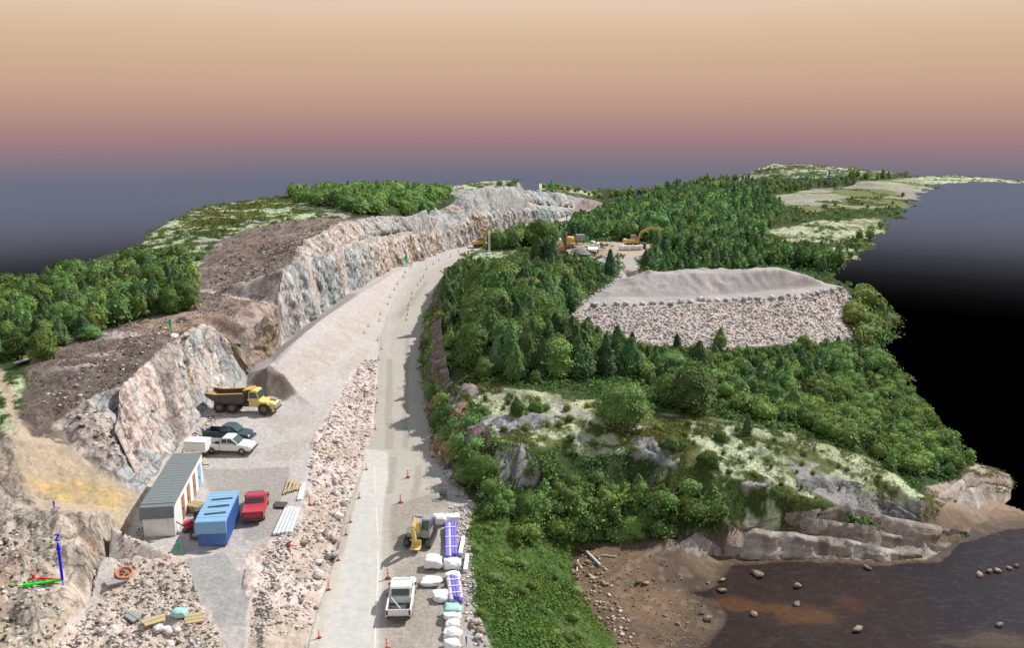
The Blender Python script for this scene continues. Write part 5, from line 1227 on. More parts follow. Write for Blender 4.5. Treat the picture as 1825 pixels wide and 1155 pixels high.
def pickup(label, p, yaw, body, bed, group=None, cat='pickup truck', rack=False):
    root = thing('pickup_truck', label, cat, p, yaw, 1.0, group)
    W = 0.93
    prof = [(-2.6, .55), (-2.6, 1.08), (-0.75, 1.10), (1.0, 1.10), (1.75, 1.04), (2.45, .90), (2.62, .70), (2.62, .42), (2.2, .38), (-2.2, .40)]
    m = MB()
    m.prism([(-0.75, .4), (-0.75, 1.10), (1.0, 1.12), (1.75, 1.05), (2.45, .92), (2.62, .70), (2.62, .42)], -W, W)
    m.part('body', body, root, 0.06)
    b = MB()
    for s in (-1, 1): b.box((-1.7, s * (W - .05), .78), (1.86, .10, .66))
    b.box((-2.58, 0, .78), (.09, 2 * W, .64)); b.box((-0.80, 0, .80), (.08, 2 * W - .2, .60)); b.box((-1.7, 0, .50), (1.86, 2 * W - .06, .10))
    b.part('cargo_bed', body, root, 0.02)
    if bed == 'cover': MB().box((-1.68, 0, 1.15), (1.9, 1.80, .10)).part('bed_cover', body, root, 0.03)
    else: MB().box((-1.7, 0, .58), (1.70, 1.62, .05)).part('bed_liner', 'dark_metal', root)
    c = MB(); c.prism([(-0.78, 1.10), (-0.55, 1.72), (-.30, 1.80), (.40, 1.80), (.62, 1.74), (1.30, 1.12)], -0.82, 0.82); c.part('cab', body, root, 0.07)
    MB().prism([(.66, 1.70), (1.24, 1.17), (1.30, 1.19), (.71, 1.74)], -0.70, 0.70).part('windscreen', 'glass', root)
    MB().prism([(-.77, 1.20), (-.60, 1.66), (-.64, 1.68), (-.81, 1.20)], -0.66, 0.66).part('rear_window', 'glass', root)
    for s in (-1, 1):
        MB().prism([(-.60, 1.22), (-.47, 1.65), (.02, 1.68), (.02, 1.22)], s * .815, s * .845).part('side_window', 'glass', root)
        MB().prism([(.10, 1.22), (.10, 1.68), (.45, 1.68), (1.0, 1.22)], s * .815, s * .845).part('side_window', 'glass', root)
        MB().box((.98, s * 1.0, 1.20), (.14, .18, .16)).part('mirror', 'dark_metal', root, .02)
        MB().box((2.53, s * .66, .80), (.16, .36, .16)).part('headlight', 'pale_rail', root, .02)
        MB().box((-2.63, s * .83, .86), (.05, .14, .34)).part('tail_light', 'dark_red', root)
        for x in (-1.62, 1.62): wheel(root, x, s * .80, .39, .27)
    MB().box((2.66, 0, .50), (.16, 1.8, .24)).part('bumper', 'dark_metal', root, .03)
    MB().box((-2.68, 0, .50), (.14, 1.7, .18)).part('bumper', 'dark_metal', root, .03)
    if rack: MB().tube((-0.9, .7, 1.12), (-1.9, -.1, .75), .05).part('pole', 'pale_rail', root)
    return root
def yaw_to(p, q): return math.atan2(q[1] - p[1], q[0] - p[0])

# --- long site hut with grey roof
def hut(label, p, yaw, L, W, H, wall_m, roof_m, doors, name='site_hut', straps=False, cat='site hut'):
    root = thing(name, label, cat, p, yaw)
    MB().box((0, 0, H / 2 + .10), (L, W, H)).part('wall', wall_m, root, 0.03)
    n = 24
    prof = [(-L / 2 - .1, 0.0), (L / 2 - .6, 0.0), (L / 2 + .05, -.10), (L / 2 + .22, -.55), (L / 2 + .24, -.95), (L / 2 + .40, -.95), (L / 2 + .46, -.45), (L / 2 + .22, .06), (L / 2 - .5, .16), (-L / 2 - .1, .16)]
    rf = MB().prism([(x, z + H + .105) for x, z in prof], -W / 2 - .10, W / 2 + .10).part('roof', roof_m, root, 0.03)
    for k in range(int(L / .6)):
        MB().box((-L / 2 + .3 + k * .6, 0, H + .272), (.07, W + .16, .022)).part('roof_rib', roof_m, rf)
    for x, w, mt in doors:
        d = MB().box((x, -W / 2 - .02, H * .45 + .15), (w, .06, H * .82)).part('door', mt, root, .01)
        MB().box((x + w * .4, -W / 2 - .07, H * .45), (.05, .05, .25)).part('handle', 'dark_metal', d)
    nwin = 0
    for k in range(nwin):
        x = -L / 2 + (k + .5) * L / nwin
        for s in (-1, 1):
            if s < 0 and any(abs(x - dx) < dw for dx, dw, _ in doors): continue
            if straps: continue
            f = MB().box((x, s * (W / 2 + .02), H * .62), (.95, .06, .75)).part('window', wall_m, root, .01)
            MB().box((x, s * (W / 2 + .045), H * .62), (.78, .05, .58)).part('pane', 'glass', f)
    for k in range(int(L / .3)) if straps else []:
        for s in (-1, 1): MB().box((-L / 2 + .15 + k * .3, s * (W / 2 + .03), H * .5 + .1), (.12, .06, H * .86)).part('wall_rib', wall_m, root)
    if straps:
        for x in (-1.2, 0.3, 1.7): MB().box((x, .15, H + .33), (.18, W * .75, .04), (0, 0, .12)).part('strap', 'dark_metal', root)
    for x in (-L / 2 + .4, 0, L / 2 - .4): MB().box((x, 0, .05), (.3, W - .2, .14)).part('skid', 'dark_metal', root)
    return root
a, b = pz(285, 958, 1.5), pz(338, 856, 1.6)
mid = Vector((a + b) / 2)
yw = yaw_to(b, a)
hut('long white site hut with ribbed grey roof below the left cutting', (mid.x, mid.y, 1.42), yw, 12.0, 2.55, 2.75, 'hut_white', 'roof_grey', [])
H_ = [o for o in COL.objects if o.name == 'site_hut'][0]
for x, w, mt in [(-2.2, 1.0, 'door_brown'), (0.3, 1.1, 'door_brown'), (2.6, 1.0, 'door_brown'), (-4.6, 1.2, 'light_blue')]:
    d = MB().box((x, 1.29, 1.25), (w, .07, 2.15)).part('door', mt, H_, .01)
    MB().box((x + w * .38, 1.35, 1.2), (.05, .06, .25)).part('handle', 'dark_metal', d)
MB().box((6.02, 0, 1.0), (.06, 1.5, 1.5)).part('end_panel', 'hut_white', H_, .02)
a, b = pz(381, 972, 1.45), pz(402, 925, 1.5); mid = Vector((a + b) / 2)
hut('blue shipping container with light blue strapped top beside the long hut', (mid.x, mid.y, 1.45), yaw_to(b, a), 5.6, 2.3, 2.2, 'blue_paint', 'light_blue', [], 'shipping_container', True, 'container')
# --- parked vehicles
p = level(457, 914); a_, b_ = pz(451,935,1.5), pz(463,890,1.5); pickup('dark red pickup with closed red bed parked right of the blue container', p, yaw_to(a_, b_), 'red_paint', 'cover')
p = level(410, 806); pickup('white pickup with white box trailer parked before the dark pickup', p, -0.06, 'white_paint', 'open')
p = level(410, 784); pickup('dark blue pickup parked behind the white pickup in the yard', p, -0.16, 'dark_blue_paint', 'open')
p = level(716, 1078); pickup('white pickup with empty dark bed standing beside the road', p, PI / 2 + .03, 'white_paint', 'open', rack=True)
def trailer(label, p, yaw):
    r = thing('box_trailer', label, 'trailer', p, yaw)
    MB().box((0, 0, 1.05), (2.3, 1.5, 1.1)).part('box', 'white_paint', r, .06)
    MB().box((0, 0, 1.63), (2.36, 1.56, .08)).part('lid', 'bag_white', r, .02)
    MB().box((0, 0, .45), (2.3, 1.3, .12)).part('chassis', 'dark_metal', r)
    MB().tube((1.1, 0, .45), (2.1, 0, .45), .05).part('drawbar', 'dark_metal', r)
    for s in (-1, 1): wheel(r, -.1, s * .85, .32, .2)
p = level(354, 812); trailer('white box trailer beside the white pickup', p, -.12)
def compressor(label, p, yaw, col='pale_yellow'):
    r = thing('compressor', label, 'machine', p, yaw)
    MB().prism([(-1.1, .5), (-1.1, 1.35), (-.9, 1.6), (.9, 1.6), (1.1, 1.3), (1.1, .5)], -.7, .7).part('hood', col, r, .06)
    MB().box((0, 0, .45), (2.3, 1.2, .12)).part('chassis', 'dark_metal', r)
    for k in range(4): MB().box((-.6 + .35 * k, -.71, 1.0), (.22, .03, .5)).part('louvre', 'dark_metal', r)
    MB().tube((1.1, 0, .45), (1.9, 0, .4), .05).part('drawbar', 'dark_metal', r)
    MB().tube((-.7, .3, 1.6), (-.7, .3, 1.85), .06).part('exhaust', 'dark_metal', r)
    for s in (-1, 1): wheel(r, -.1, s * .72, .3, .2)
p = level(339, 838); compressor('yellow compressor standing behind the far end of the long hut', p, 0.1)

# --- articulated dump truck
def dump_truck(label, p, yaw, sc=1.0):
    r = thing('dump_truck', label, 'dump truck', p, yaw, sc)
    Y = 'yellow_paint'
    MB().prism([(2.2, .9), (2.2, 1.9), (4.5, 1.65), (4.95, 1.35), (4.95, .75), (2.6, .7)], -1.15, 1.15).part('hood', 'pale_yellow', r, .12)
    MB().prism([(1.0, .9), (1.0, 3.15), (1.2, 3.3), (2.25, 3.3), (2.55, 2.2), (2.45, .9)], -.95, 1.15).part('cab', 'pale_yellow', r, .10)
    MB().prism([(2.30, 3.1), (2.56, 2.2), (2.62, 2.2), (2.36, 3.1)], -.8, 1.0).part('windscreen', 'glass', r)
    for s, y in ((-1, -.965), (1, 1.165)): MB().prism([(1.2, 2.2), (1.2, 3.05), (2.15, 3.05), (2.4, 2.2)], y - .02, y + .02).part('side_window', 'glass', r)
    MB().box((4.98, 0, 1.1), (.08, 1.7, .55)).part('grille', 'grey_steel', r)
    MB().box((4.2, .55, 1.78), (.9, .9, .2), (0, .10, 0)).part('air_box', 'grey_steel', r, .05)
    MB().box((4.9, 0, .65), (.3, 2.3, .3)).part('bumper', 'dark_metal', r, .05)
    for s in (-1, 1):
        MB().prism([(2.6, 1.5), (2.9, 1.8), (3.9, 1.8), (4.2, 1.4), (4.1, 1.35), (3.8, 1.65), (3.0, 1.65), (2.7, 1.4)], s * 1.0, s * 1.5).part('mudguard', Y, r, .03)
        MB().box((4.93, s * .9, 1.4), (.12, .3, .2)).part('headlight', 'cone_white', r)
        wheel(r, 3.4, s * 1.22, .82, .62, 'brown_mud'); wheel(r, -1.3, s * 1.22, .82, .62, 'brown_mud'); wheel(r, -3.2, s * 1.22, .82, .62, 'brown_mud')
    MB().tube((.8, -.9, 1.2), (.8, -.9, 3.2), .09).part('exhaust', 'dark_metal', r)
    MB().box((.4, 0, .95), (1.4, .7, .5)).part('hitch', 'dark_metal', r, .05)
    MB().box((-1.9, 0, 1.15), (5.0, 1.0, .45)).part('frame', 'dark_metal', r, .04)
    side = [(0.5, 1.75), (-.2, 1.45), (-3.4, 1.45), (-5.1, 2.35), (-5.25, 2.85), (-3.6, 2.65), (.45, 2.95), (.75, 3.25)]
    d = MB()
    for s in (-1, 1): d.prism(side, s * 1.42 - .06, s * 1.42 + .06)
    d.part('dump_body', 'dark_metal', r, .02)
    MB().prism([(.5, 1.70), (-.2, 1.40), (-3.4, 1.40), (-5.15, 2.35), (-5.2, 2.5), (-3.4, 1.55), (-.2, 1.55), (.4, 1.82)], -1.38, 1.38).part('body_floor', 'rust', r)
    MB().prism([(.45, 1.75), (.72, 3.28), (.82, 3.28), (.58, 1.75)], -1.36, 1.36).part('headboard', 'dark_metal', r)
    for s in (-1, 1): MB().prism([(-5.28, 2.84), (-3.6, 2.66), (.4, 2.96), (.4, 3.06), (-3.6, 2.78), (-5.3, 2.96)], s * 1.42 - .10, s * 1.42 + .10).part('body_rail', Y, r)
    MB().prism([(.3, 3.2), (.7, 3.3), (1.5, 3.45), (1.5, 3.55), (.6, 3.42), (.2, 3.3)], -1.0, 1.0).part('spill_guard', Y, r, .02)
    for y in (-1.43, 1.43):
        for x in (-3, -1.9, -.8): MB().box((x, y * 1.02, 2.15), (.14, .12, 1.2)).part('body_rib', 'dark_metal', r)
    return r
p = level(437, 733, 3); dump_truck('yellow articulated dump truck parked below the gravel ramp', p, -0.12, 0.84)

# --- excavators
def excavator(label, p, yaw, sc, pose, arm_mat='yellow_paint', body_mat='yellow_paint', slew=0.0):
    r = thing('excavator', label, 'excavator', p, yaw, sc)
    for s in (-1, 1):
        t = MB().prism([(-1.75, .25), (-1.95, .5), (-1.75, .8), (1.75, .8), (1.95, .5), (1.75, .25), (1.5, .05), (-1.5, .05)], s * 1.15 - .28, s * 1.15 + .28).part('track', 'dark_metal', r, .04)
        for k in range(9): MB().box((-1.5 + k * .375, s * 1.15, .83), (.2, .6, .06)).part('track_shoe', 'black_rubber', t)
    MB().box((0, 0, .65), (1.6, 1.9, .4)).part('undercarriage', 'dark_metal', r)
    MB().tube((0, 0, .8), (0, 0, 1.0), .65, n=16).part('slew_ring', 'dark_metal', r)
    MB().prism([(-2.1, 1.0), (-2.2, 1.35), (-2.1, 1.85), (.5, 1.85), (1.3, 1.45), (1.3, 1.0)], -1.2, .25).part('engine_house', body_mat, r, .08)
    MB().prism([(-2.3, 1.0), (-2.45, 1.3), (-2.25, 1.95), (-1.6, 1.95), (-1.6, 1.0)], -1.25, 1.25).part('counterweight', body_mat if body_mat != 'yellow_paint' else 'pale_yellow', r, .10)
    MB().prism([(-.5, 1.0), (-.5, 2.75), (-.3, 2.85), (.8, 2.85), (1.3, 1.9), (1.3, 1.0)], .32, 1.22).part('cab', 'grey_steel' if body_mat == 'yellow_paint' else body_mat, r, .06)
    MB().prism([(.86, 2.7), (1.27, 1.9), (1.33, 1.9), (.92, 2.74)], .4, 1.14).part('windscreen', 'glass', r)
    MB().prism([(-.3, 1.8), (-.3, 2.65), (.72, 2.65), (1.1, 1.9)], 1.21, 1.25).part('side_window', 'glass', r)
    MB().tube((-1.2, -.8, 1.85), (-1.2, -.8, 2.25), .08).part('exhaust', 'dark_metal', r)
    bm_ = MB().bend(pose['boom'], .42, pose.get('bh', [.45, .62, .62, .4])).part('boom', arm_mat, r, .03)
    st = MB().bend(pose['stick'], .34, [.3, .5, .3]).part('stick', arm_mat, r, .03)
    bk = pose['stick'][-1]; a = pose.get('ba', 0)
    ca, sa = math.cos(a), math.sin(a)
    pr = [(0, .2), (-.75, -.1), (-.9, -.6), (-.45, -.95), (.25, -.85), (.1, -.75), (-.4, -.80), (-.74, -.52), (-.62, -.15), (.05, .05)]
    MB().prism([(bk[0] + x * ca - z * sa, bk[1] + x * sa + z * ca) for x, z in pr], -.5, .5).part('bucket', 'pale_yellow' if arm_mat != 'dark_metal' else 'dark_metal', r, .01)
    b0, b1 = pose['boom'][0], pose['boom'][1]
    for s in (-.3, .3): MB().tube((b0[0] + .3, s, b0[1] - .3), (b1[0], s, b1[1]), .07).part('boom_ram', 'grey_steel', r)
    m1, m2 = pose['boom'][2], pose['stick'][0]
    MB().tube((m1[0], 0, m1[1] + .4), (m2[0] + .25, 0, m2[1] + .45), .07).part('stick_ram', 'grey_steel', r)
    return r
FOLD = dict(boom=[(1.0, 1.5), (1.5, 2.9), (2.4, 3.5), (3.4, 3.1)], stick=[(3.5, 3.15), (2.9, 2.0), (2.6, 1.3)], ba=.2)
ARCH = dict(boom=[(1.0, 1.5), (2.0, 3.6), (4.0, 4.5), (6.0, 4.4)], stick=[(6.2, 4.5), (6.6, 3.2), (6.5, 1.9)], ba=.3)
RAISED = dict(boom=[(1.0, 1.5), (1.3, 3.4), (2.2, 4.9), (2.8, 6.0)], stick=[(2.7, 6.1), (3.3, 4.8), (3.5, 4.0)], ba=.3)
p = level(750, 966); excavator('small yellow excavator with folded arm standing on the right verge', p, -PI / 2 - .12, 0.84, FOLD, 'pale_yellow', 'grey_steel')
p = level(1128, 440); excavator('yellow excavator with arched arm reaching right in the far yard', p, .05, 1.02, ARCH)
p = level(856, 441); excavator('yellow excavator with raised arm standing beside the far road', p, .3, 1.0, RAISED)

# --- drill rig and gear in the far yard
p = level(998, 452)
r = thing('drill_rig', 'brown drill rig with upright mast at the left of the far yard', 'drill rig', p, .3, 1.1)
for s in (-1, 1): MB().prism([(-1.4, .1), (-1.5, .4), (-1.3, .7), (1.3, .7), (1.5, .4), (1.4, .1)], s * .8 - .2, s * .8 + .2).part('track', 'dark_metal', r, .03)
MB().box((-.3, 0, 1.15), (2.2, 1.5, .9)).part('engine_house', 'orange_steel', r, .06)
MB().box((1.1, 0, 2.6), (.5, .5, 4.6)).part('mast', 'brown_mud', r, .04)
MB().tube((1.42, 0, .2), (1.42, 0, 4.6), .09).part('drill_rod', 'dark_metal', r)
MB().box((1.3, 0, 4.4), (.7, .6, .7)).part('rotation_head', 'grey_steel', r, .05)
MB().prism([(-.3, 1.6), (-.3, 2.6), (.4, 2.6), (.7, 1.6)], -.6, .2).part('cab', 'pale_yellow', r, .05)
p = level(1015, 442); compressor('yellow hooded compressor right of the drill rig', p, 1.3, 'yellow_paint'); bpy.context.view_layer.update()
[o for o in COL.objects if o.name.startswith('compressor')][-1].scale = (1.5, 1.3, 1.7)
p = level(1034, 436); r = thing('tank', 'grey square tank on legs in the far yard', 'tank', p, .1, 1.3)
MB().box((0, 0, 1.3), (1.8, 1.4, 1.2)).part('shell', 'grey_steel', r, .06)
for x in (-.7, .7):
    for y in (-.5, .5): MB().tube((x, y, 0), (x, y, .8), .07).part('leg', 'dark_metal', r)
p = level(1034, 441); r = thing('timber_stack', 'flat stack of yellow planks with a red edge in the far yard', 'timber stack', p, .05, 1.2)
for k in range(6): MB().box((0, -.75 + .3 * k, .18), (3.2, .26, .18)).part('plank', 'timber', r, .01)
MB().box((0, 0, .06), (2.8, 1.9, .10)).part('base_frame', 'red_paint', r)
p = level(1034, 452)
def heap(label, p, R, H, mat, cat='gravel heap', seed=3, col=(0.30, 0.285, 0.285)):
    n = 40; g = np.linspace(-1, 1, n); A, B = np.meshgrid(g, g); q_ = np.hypot(A, B)
    z = np.maximum(0, 1 - q_ ** 1.3) * (0.8 + 0.4 * fbm(A.ravel() * 3, B.ravel() * 3, 1, 3, seed).reshape(n, n)) - 0.05
    i = np.arange(n * n).reshape(n, n); f = np.stack([i[:-1, :-1], i[:-1, 1:], i[1:, 1:], i[1:, :-1]], -1).reshape(-1, 4)
    o = put('gravel_heap_small', np_mesh('gravel_heap_small', np.stack([A.ravel() * R, B.ravel() * R * .7, z.ravel() * H], 1), f, np.tile(np.array(col), (n * n, 1)), True), MATS[mat]); o.location = p
    o.name = 'gravel_pile'
    return tag(o, label, cat)
heap('small grey gravel heap in front of the far yard planks', p, 3.2, 2.0, 'gravel')
p = level(1058, 451); r = thing('flatbed_trailer', 'white flatbed trailer with rail sides right of the gravel heap', 'trailer', p, 1.45, 1.35)
MB().box((0, 0, .75), (3.4, 2.0, .14)).part('deck', 'bag_white', r, .02)
for s in (-1, 1):
    MB().box((0, s * 1.0, .98), (3.4, .08, .34)).part('side_rail', 'pale_rail', r)
    for x in (-.6, .4): wheel(r, x, s * .8, .33, .22)
MB().box((1.7, 0, .98), (.08, 2.0, .34)).part('end_rail', 'pale_rail', r)
MB().tube((1.7, 0, .6), (2.8, 0, .5), .06).part('drawbar', 'dark_metal', r)
p = level(1071, 445); r = thing('scrap_pile', 'brown rusty scrap pile right of the flatbed trailer', 'scrap pile', p, 0, 1.2)
for k in range(7): MB().box((rng.uniform(-.7, .7), rng.uniform(-.5, .5), .3 + .12 * k * .5), (rng.uniform(.5, 1.3), .16, .14), (rng.uniform(-.4, .4), rng.uniform(-.5, .5), rng.uniform(0, 3))).part('beam', 'rust', r)
for u, v, s, l in [(1056,433,.9,'pale upright stone block behind the far green pin'),(1064,436,.8,'grey stone block second in the far yard row'),(1074,437,1.0,'brown stone block in the middle of the far yard row'),(1082,437,.9,'tan stone block right of the middle far yard block'),(1092,439,.6,'low grey stone at the right end of the far yard row')]:
    q_ = at(u, v); o = stone_part(None, q_.x, q_.y, s, 'tan' if 'tan' in l or 'brown' in l else 'pale', 4, 'stone_block'); tag(o, l, 'stone block')
def bag(label, p, size, mat='bag_white', seed=1, group=None, name='bulk_bag', cat='bulk bag', yaw=0.0):
    r = thing(name, label, cat, p, yaw, 1.0, group)
    sx, sy, sz = size
    MB().lump((0, 0, sz * .48), (sx * .52, sy * .52, sz * .58), seed, 3, .42).part('sack', mat, r, 0, True)
    for a, b in ((-.3, -.3), (.3, -.3), (-.3, .3), (.3, .3)):
        MB().tube((a * sx, b * sy, sz * .72), (a * sx * .6, b * sy * .6, sz * .95), .03, n=5).part('lifting_loop', mat, r)
    return r
for k, (u, v, l) in enumerate([(983,441,'left white bulk bag of the group beside the drill rig'),(989,440,'middle white bulk bag beside the drill rig'),(994,438,'white bulk bag touching the drill rig')]): bag(l, level(u, v), (2.2, 1.8, 2.0), seed=k + 3)
for k, (u, l) in enumerate([(1107,'leftmost'),(1114,'second'),(1121,'third'),(1128,'fourth'),(1134,'fifth'),(1141,'rightmost')]): bag('%s white bulk bag of the row before the arched excavator' % l, level(u, 446), (1.5, 1.3, 1.3), seed=k + 9, group='white bags in the far yard')
p = level(1147, 444); r = thing('drum', 'black steel drum at the right end of the white bag row', 'drum', p, 0, 1.5)
MB().tube((0, 0, 0), (0, 0, .9), .4, n=14).part('shell', 'dark_metal', r, .02); MB().ring((0, 0, .45), .41, .025, 14, 5).part('hoop', 'grey_steel', r)

# --- material store on the right verge
BAGS = [(783,936,1.0,.9,'white bulk bag right of the small excavator'),(805,931,1.3,.8,'wide white bag at the head of the long blue bundle'),(773,1013,1.25,1.0,'big white bag between excavator and white pickup'),(806,1014,1.05,.8,'white bag below the long blue bundle'),
        (767,1042,1.3,.45,'flat white bag right of the white pickup cab'),(807,1034,.95,.6,'white bag at the head of the short blue bundle'),(789,1070,1.2,.6,'white bag left of the short blue bundle'),(806,1108,1.0,.6,'white bag below the teal wrapped bag'),
        (807,1120,.8,.5,'small white bag in the lower row of bags'),(806,1138,1.0,.6,'white bag second from bottom of the lower row'),(806,1158,.9,.6,'white bag cut by the bottom edge of the picture')]
for k, (u, v, s, h, l) in enumerate(BAGS): bag(l, level(u, v), (1.5 * s, 1.25 * s, h), seed=k + 21, yaw=rng.uniform(-.3, .3))
bag('teal wrapped bag at the end of the short blue bundle', level(808, 1099), (1.7, 1.2, .75), 'teal_wrap', 44)
def bundle(label, u0, v0, u1, v1, n, mats, w, name='pipe_bundle', rad=.16, cat='pipe bundle', rows=2):
    a, b = at(u0, v0), at(u1, v1); d = b - a; L = math.hypot(d.x, d.y)
    z = max(a.z, b.z) + .02
    r = thing(name, label, cat, ((a.x + b.x) / 2, (a.y + b.y) / 2, z), math.atan2(d.y, d.x), 1.0)
    for i in range(n):
        for k in range(rows):
            y = (i - (n - 1) / 2) * w / n + rng.uniform(-.03, .03); j = rng.uniform(-.25, .25)
            MB().tube((-L / 2 + j, y, rad + k * rad * 1.8), (L / 2 + j, y + rng.uniform(-.05, .05), rad + k * rad * 1.8), rad, n=8).part('pipe', mats[(i + k) % len(mats)], r)
    for x in (-L * .3, 0, L * .3): MB().box((x, 0, rad * rows * 1.9 + .02), (.10, w + .05, .04)).part('strap', 'cone_white', r)
    return r
bundle('long blue purple pipe bundle right of the small excavator', 803, 940, 805, 1000, 4, ['purple_blue', 'purple_blue', 'lilac_wrap'], .95, rad=.15)
bundle('short blue purple pipe bundle lower on the right verge', 808, 1040, 814, 1080, 4, ['purple_blue', 'lilac_wrap', 'purple_blue'], 1.0, rad=.16)
for u0, v0, u1, v1, l in [(826,962,820,993,'long white beam beside the end of the long blue bundle'),(833,993,829,1022,'white beam lying by the grass below the first beam')]:
    a, b = at(u0, v0), at(u1, v1); d = b - a
    r = thing('concrete_beam', l, 'beam', (a + b) / 2 + Vector((0, 0, .05)), math.atan2(d.y, d.x)); L = d.length
    MB().box((0, 0, .16), (L, .32, .3)).part('beam', 'bag_white', r, .03)
    for x in (-L * .35, L * .35): MB().box((x, 0, .02), (.12, .5, .1)).part('bearer', 'timber', r)
p = level(790, 889, .6); r = thing('fire_basket', 'small black wire basket alone on the gravel verge', 'basket', p, .3, 1.0)
for k in range(10):
    a = 2 * PI * k / 10; MB().tube((.3 * math.cos(a), .3 * math.sin(a), .2), (.42 * math.cos(a), .42 * math.sin(a), .75), .03, n=5).part('bar', 'dark_metal', r)
for z, R in ((.22, .31), (.5, .37), (.74, .42)): MB().ring((0, 0, z), R, .03, 16, 5).part('hoop', 'dark_metal', r)
for k in range(3):
    a = 2 * PI * k / 3; MB().tube((.25 * math.cos(a), .25 * math.sin(a), .25), (.4 * math.cos(a), .4 * math.sin(a), 0), .03, n=5).part('leg', 'dark_metal', r)
MB().lump((0, 0, .4), (.28, .28, .18), 3).part('coals', 'dark_metal', r)
# --- pipes, stakes and rails by the rubble bank
def laid(name, label, cat, ends, mat, part, rad, sq=False):
    P0 = at(*ends[0][0]); r = thing(name, label, cat, P0, 0)
    for (a, b, lift) in ends:
        A, B = at(*a) + Vector((0, 0, rad + lift)) - P0, at(*b) + Vector((0, 0, rad + lift)) - P0
        m = MB()
        if sq:
            d = B - A; m.box((A + B) / 2, (d.length, rad * 2, rad * 1.4), (0, -math.asin(d.z / d.length), math.atan2(d.y, d.x)))
        else: m.tube(A, B, rad, n=8)
        m.part(part, mat, r)
    return r
laid('stake_pile', 'pile of yellowish timber stakes at the edge of the rubble bank', 'timber pile', [((505 + 4 * k, 884 - k), (517 + 3.0 * k + (2 if k % 2 else -3), 858 + k), .06 * (k % 3)) for k in range(8)], 'timber', 'stake', .09)
laid('pipe_stack', 'short white pipes beside the timber stakes', 'pipes', [((531 + 3 * k, 893), (538 + 2.4 * k, 865), .0) for k in range(3)], 'bag_white', 'pipe', .10)
laid('rail_stack', 'white grey steel rails lying parallel by the rubble bank', 'rails', [((489 + 7.2 * k, 957 - k), (512 + 5.4 * k, 905 + k), .02) for k in range(5)], 'pale_rail', 'rail', .13, True)
laid('pallet', 'dark grey pallet lying at the head of the white rails', 'pallet', [((491 + 1.5 * k, 900), (493 + 1.5 * k, 908), .0) for k in range(0)] + [((490, 899 + 2.6 * k), (512, 899 + 2.6 * k), .03) for k in range(4)], 'dark_metal', 'slat', .12, True)
# --- between hut and container
p = level(337, 947, .8); r = thing('plate_compactor', 'small red machine between the long hut and the blue container', 'machine', p, .5, 1.2)
MB().lump((0, 0, .5), (.45, .35, .4), 3).part('engine', 'red_paint', r); MB().box((0, 0, .1), (.9, .6, .12)).part('base_plate', 'dark_metal', r, .03)
MB().tube((-.3, 0, .4), (-1.0, 0, 1.1), .04, n=6).part('handle', 'dark_red', r)
p = level(351, 959, .6); r = thing('cable_coil', 'olive grey coil leaning by the blue container', 'coil', p, .2, 1.0, tilt=(.5, 0, 0))
for k in range(5): MB().ring((0, 0, .16 + .08 * k), .48 - .02 * (k % 2), .07, 22, 6).part('cable_turn', 'timber' if k % 2 else 'dark_metal', r)
p = level(350, 912, .6); r = thing('pallet_stack', 'stack of yellowish pallets along the doors of the long hut', 'pallet stack', p, 1.2, 1.0)
for k in range(4):
    for j in range(4): MB().box((-.45 + .3 * j, 0, .12 + .18 * k), (.22, 1.4, .05)).part('slat', 'timber', r)
    for y in (-.6, 0, .6): MB().box((0, y, .05 + .18 * k), (1.1, .12, .09)).part('bearer', 'timber', r)
p = level(360, 925, .6); r = thing('generator', 'dark boxy generator between hut and blue container', 'generator', p, .2, .9)
MB().box((0, 0, .55), (1.4, .9, .8)).part('housing', 'dark_metal', r, .05); MB().box((0, 0, .1), (1.5, 1.0, .12)).part('frame', 'grey_steel', r); MB().tube((.4, .2, .95), (.4, .2, 1.2), .05, n=8).part('exhaust', 'grey_steel', r)
# --- scrap at the lower left
p = level(222, 1026, .6); r = thing('steel_bowl', 'rusty orange steel bowl on the rubble at lower left', 'bowl', p, .3, 1.1, tilt=(.3, .1, 0))
MB().ring((0, 0, .18), .52, .10, 22, 6).part('rim', 'orange_steel', r); MB().tube((0, 0, .05), (0, 0, .14), .48, .5, 16).part('floor', 'rust', r)
for k in range(5): MB().lump((rng.uniform(-.25, .25), rng.uniform(-.25, .25), .2), (.12, .12, .1), k).part('rubble_piece', 'brown_mud', r)
def slab(name, label, u, v, size, mat, yaw, tilt, cat):
    p = level(u, v, .5); r = thing(name, label, cat, p, yaw, 1.0, tilt=tilt)
    n = max(2, int(size[1] / .28))
    for k in range(n): MB().box((rng.uniform(-.05, .05), (k - (n - 1) / 2) * size[1] / n, .14), (size[0] * rng.uniform(.9, 1.05), size[1] / n * .92, size[2])).part('board', mat, r, .01)
    return r
slab('board_stack', 'grey weathered boards below the rusty bowl', 207, 1042, (1.6, .7, .14), 'grey_steel', .9, (.1, .15), 'boards')
slab('board_stack', 'grey boards lying among the lower left rubble', 236, 1101, (1.2, .7, .12), 'grey_steel', -.6, (.1, .1), 'boards')
slab('board_stack', 'yellow planks leaning behind the white stones', 278, 1112, (2.0, .8, .12), 'timber', .8, (.15, .1), 'boards')
slab('pallet', 'pale wooden pallet right of the teal bag at lower left', 346, 1110, (1.3, 1.1, .14), 'timber', .4, (.12, .05), 'pallet')
bag('blue grey bag behind the white stones at lower left', level(321, 1106), (1.3, 1.0, .55), 'teal_wrap', 61)
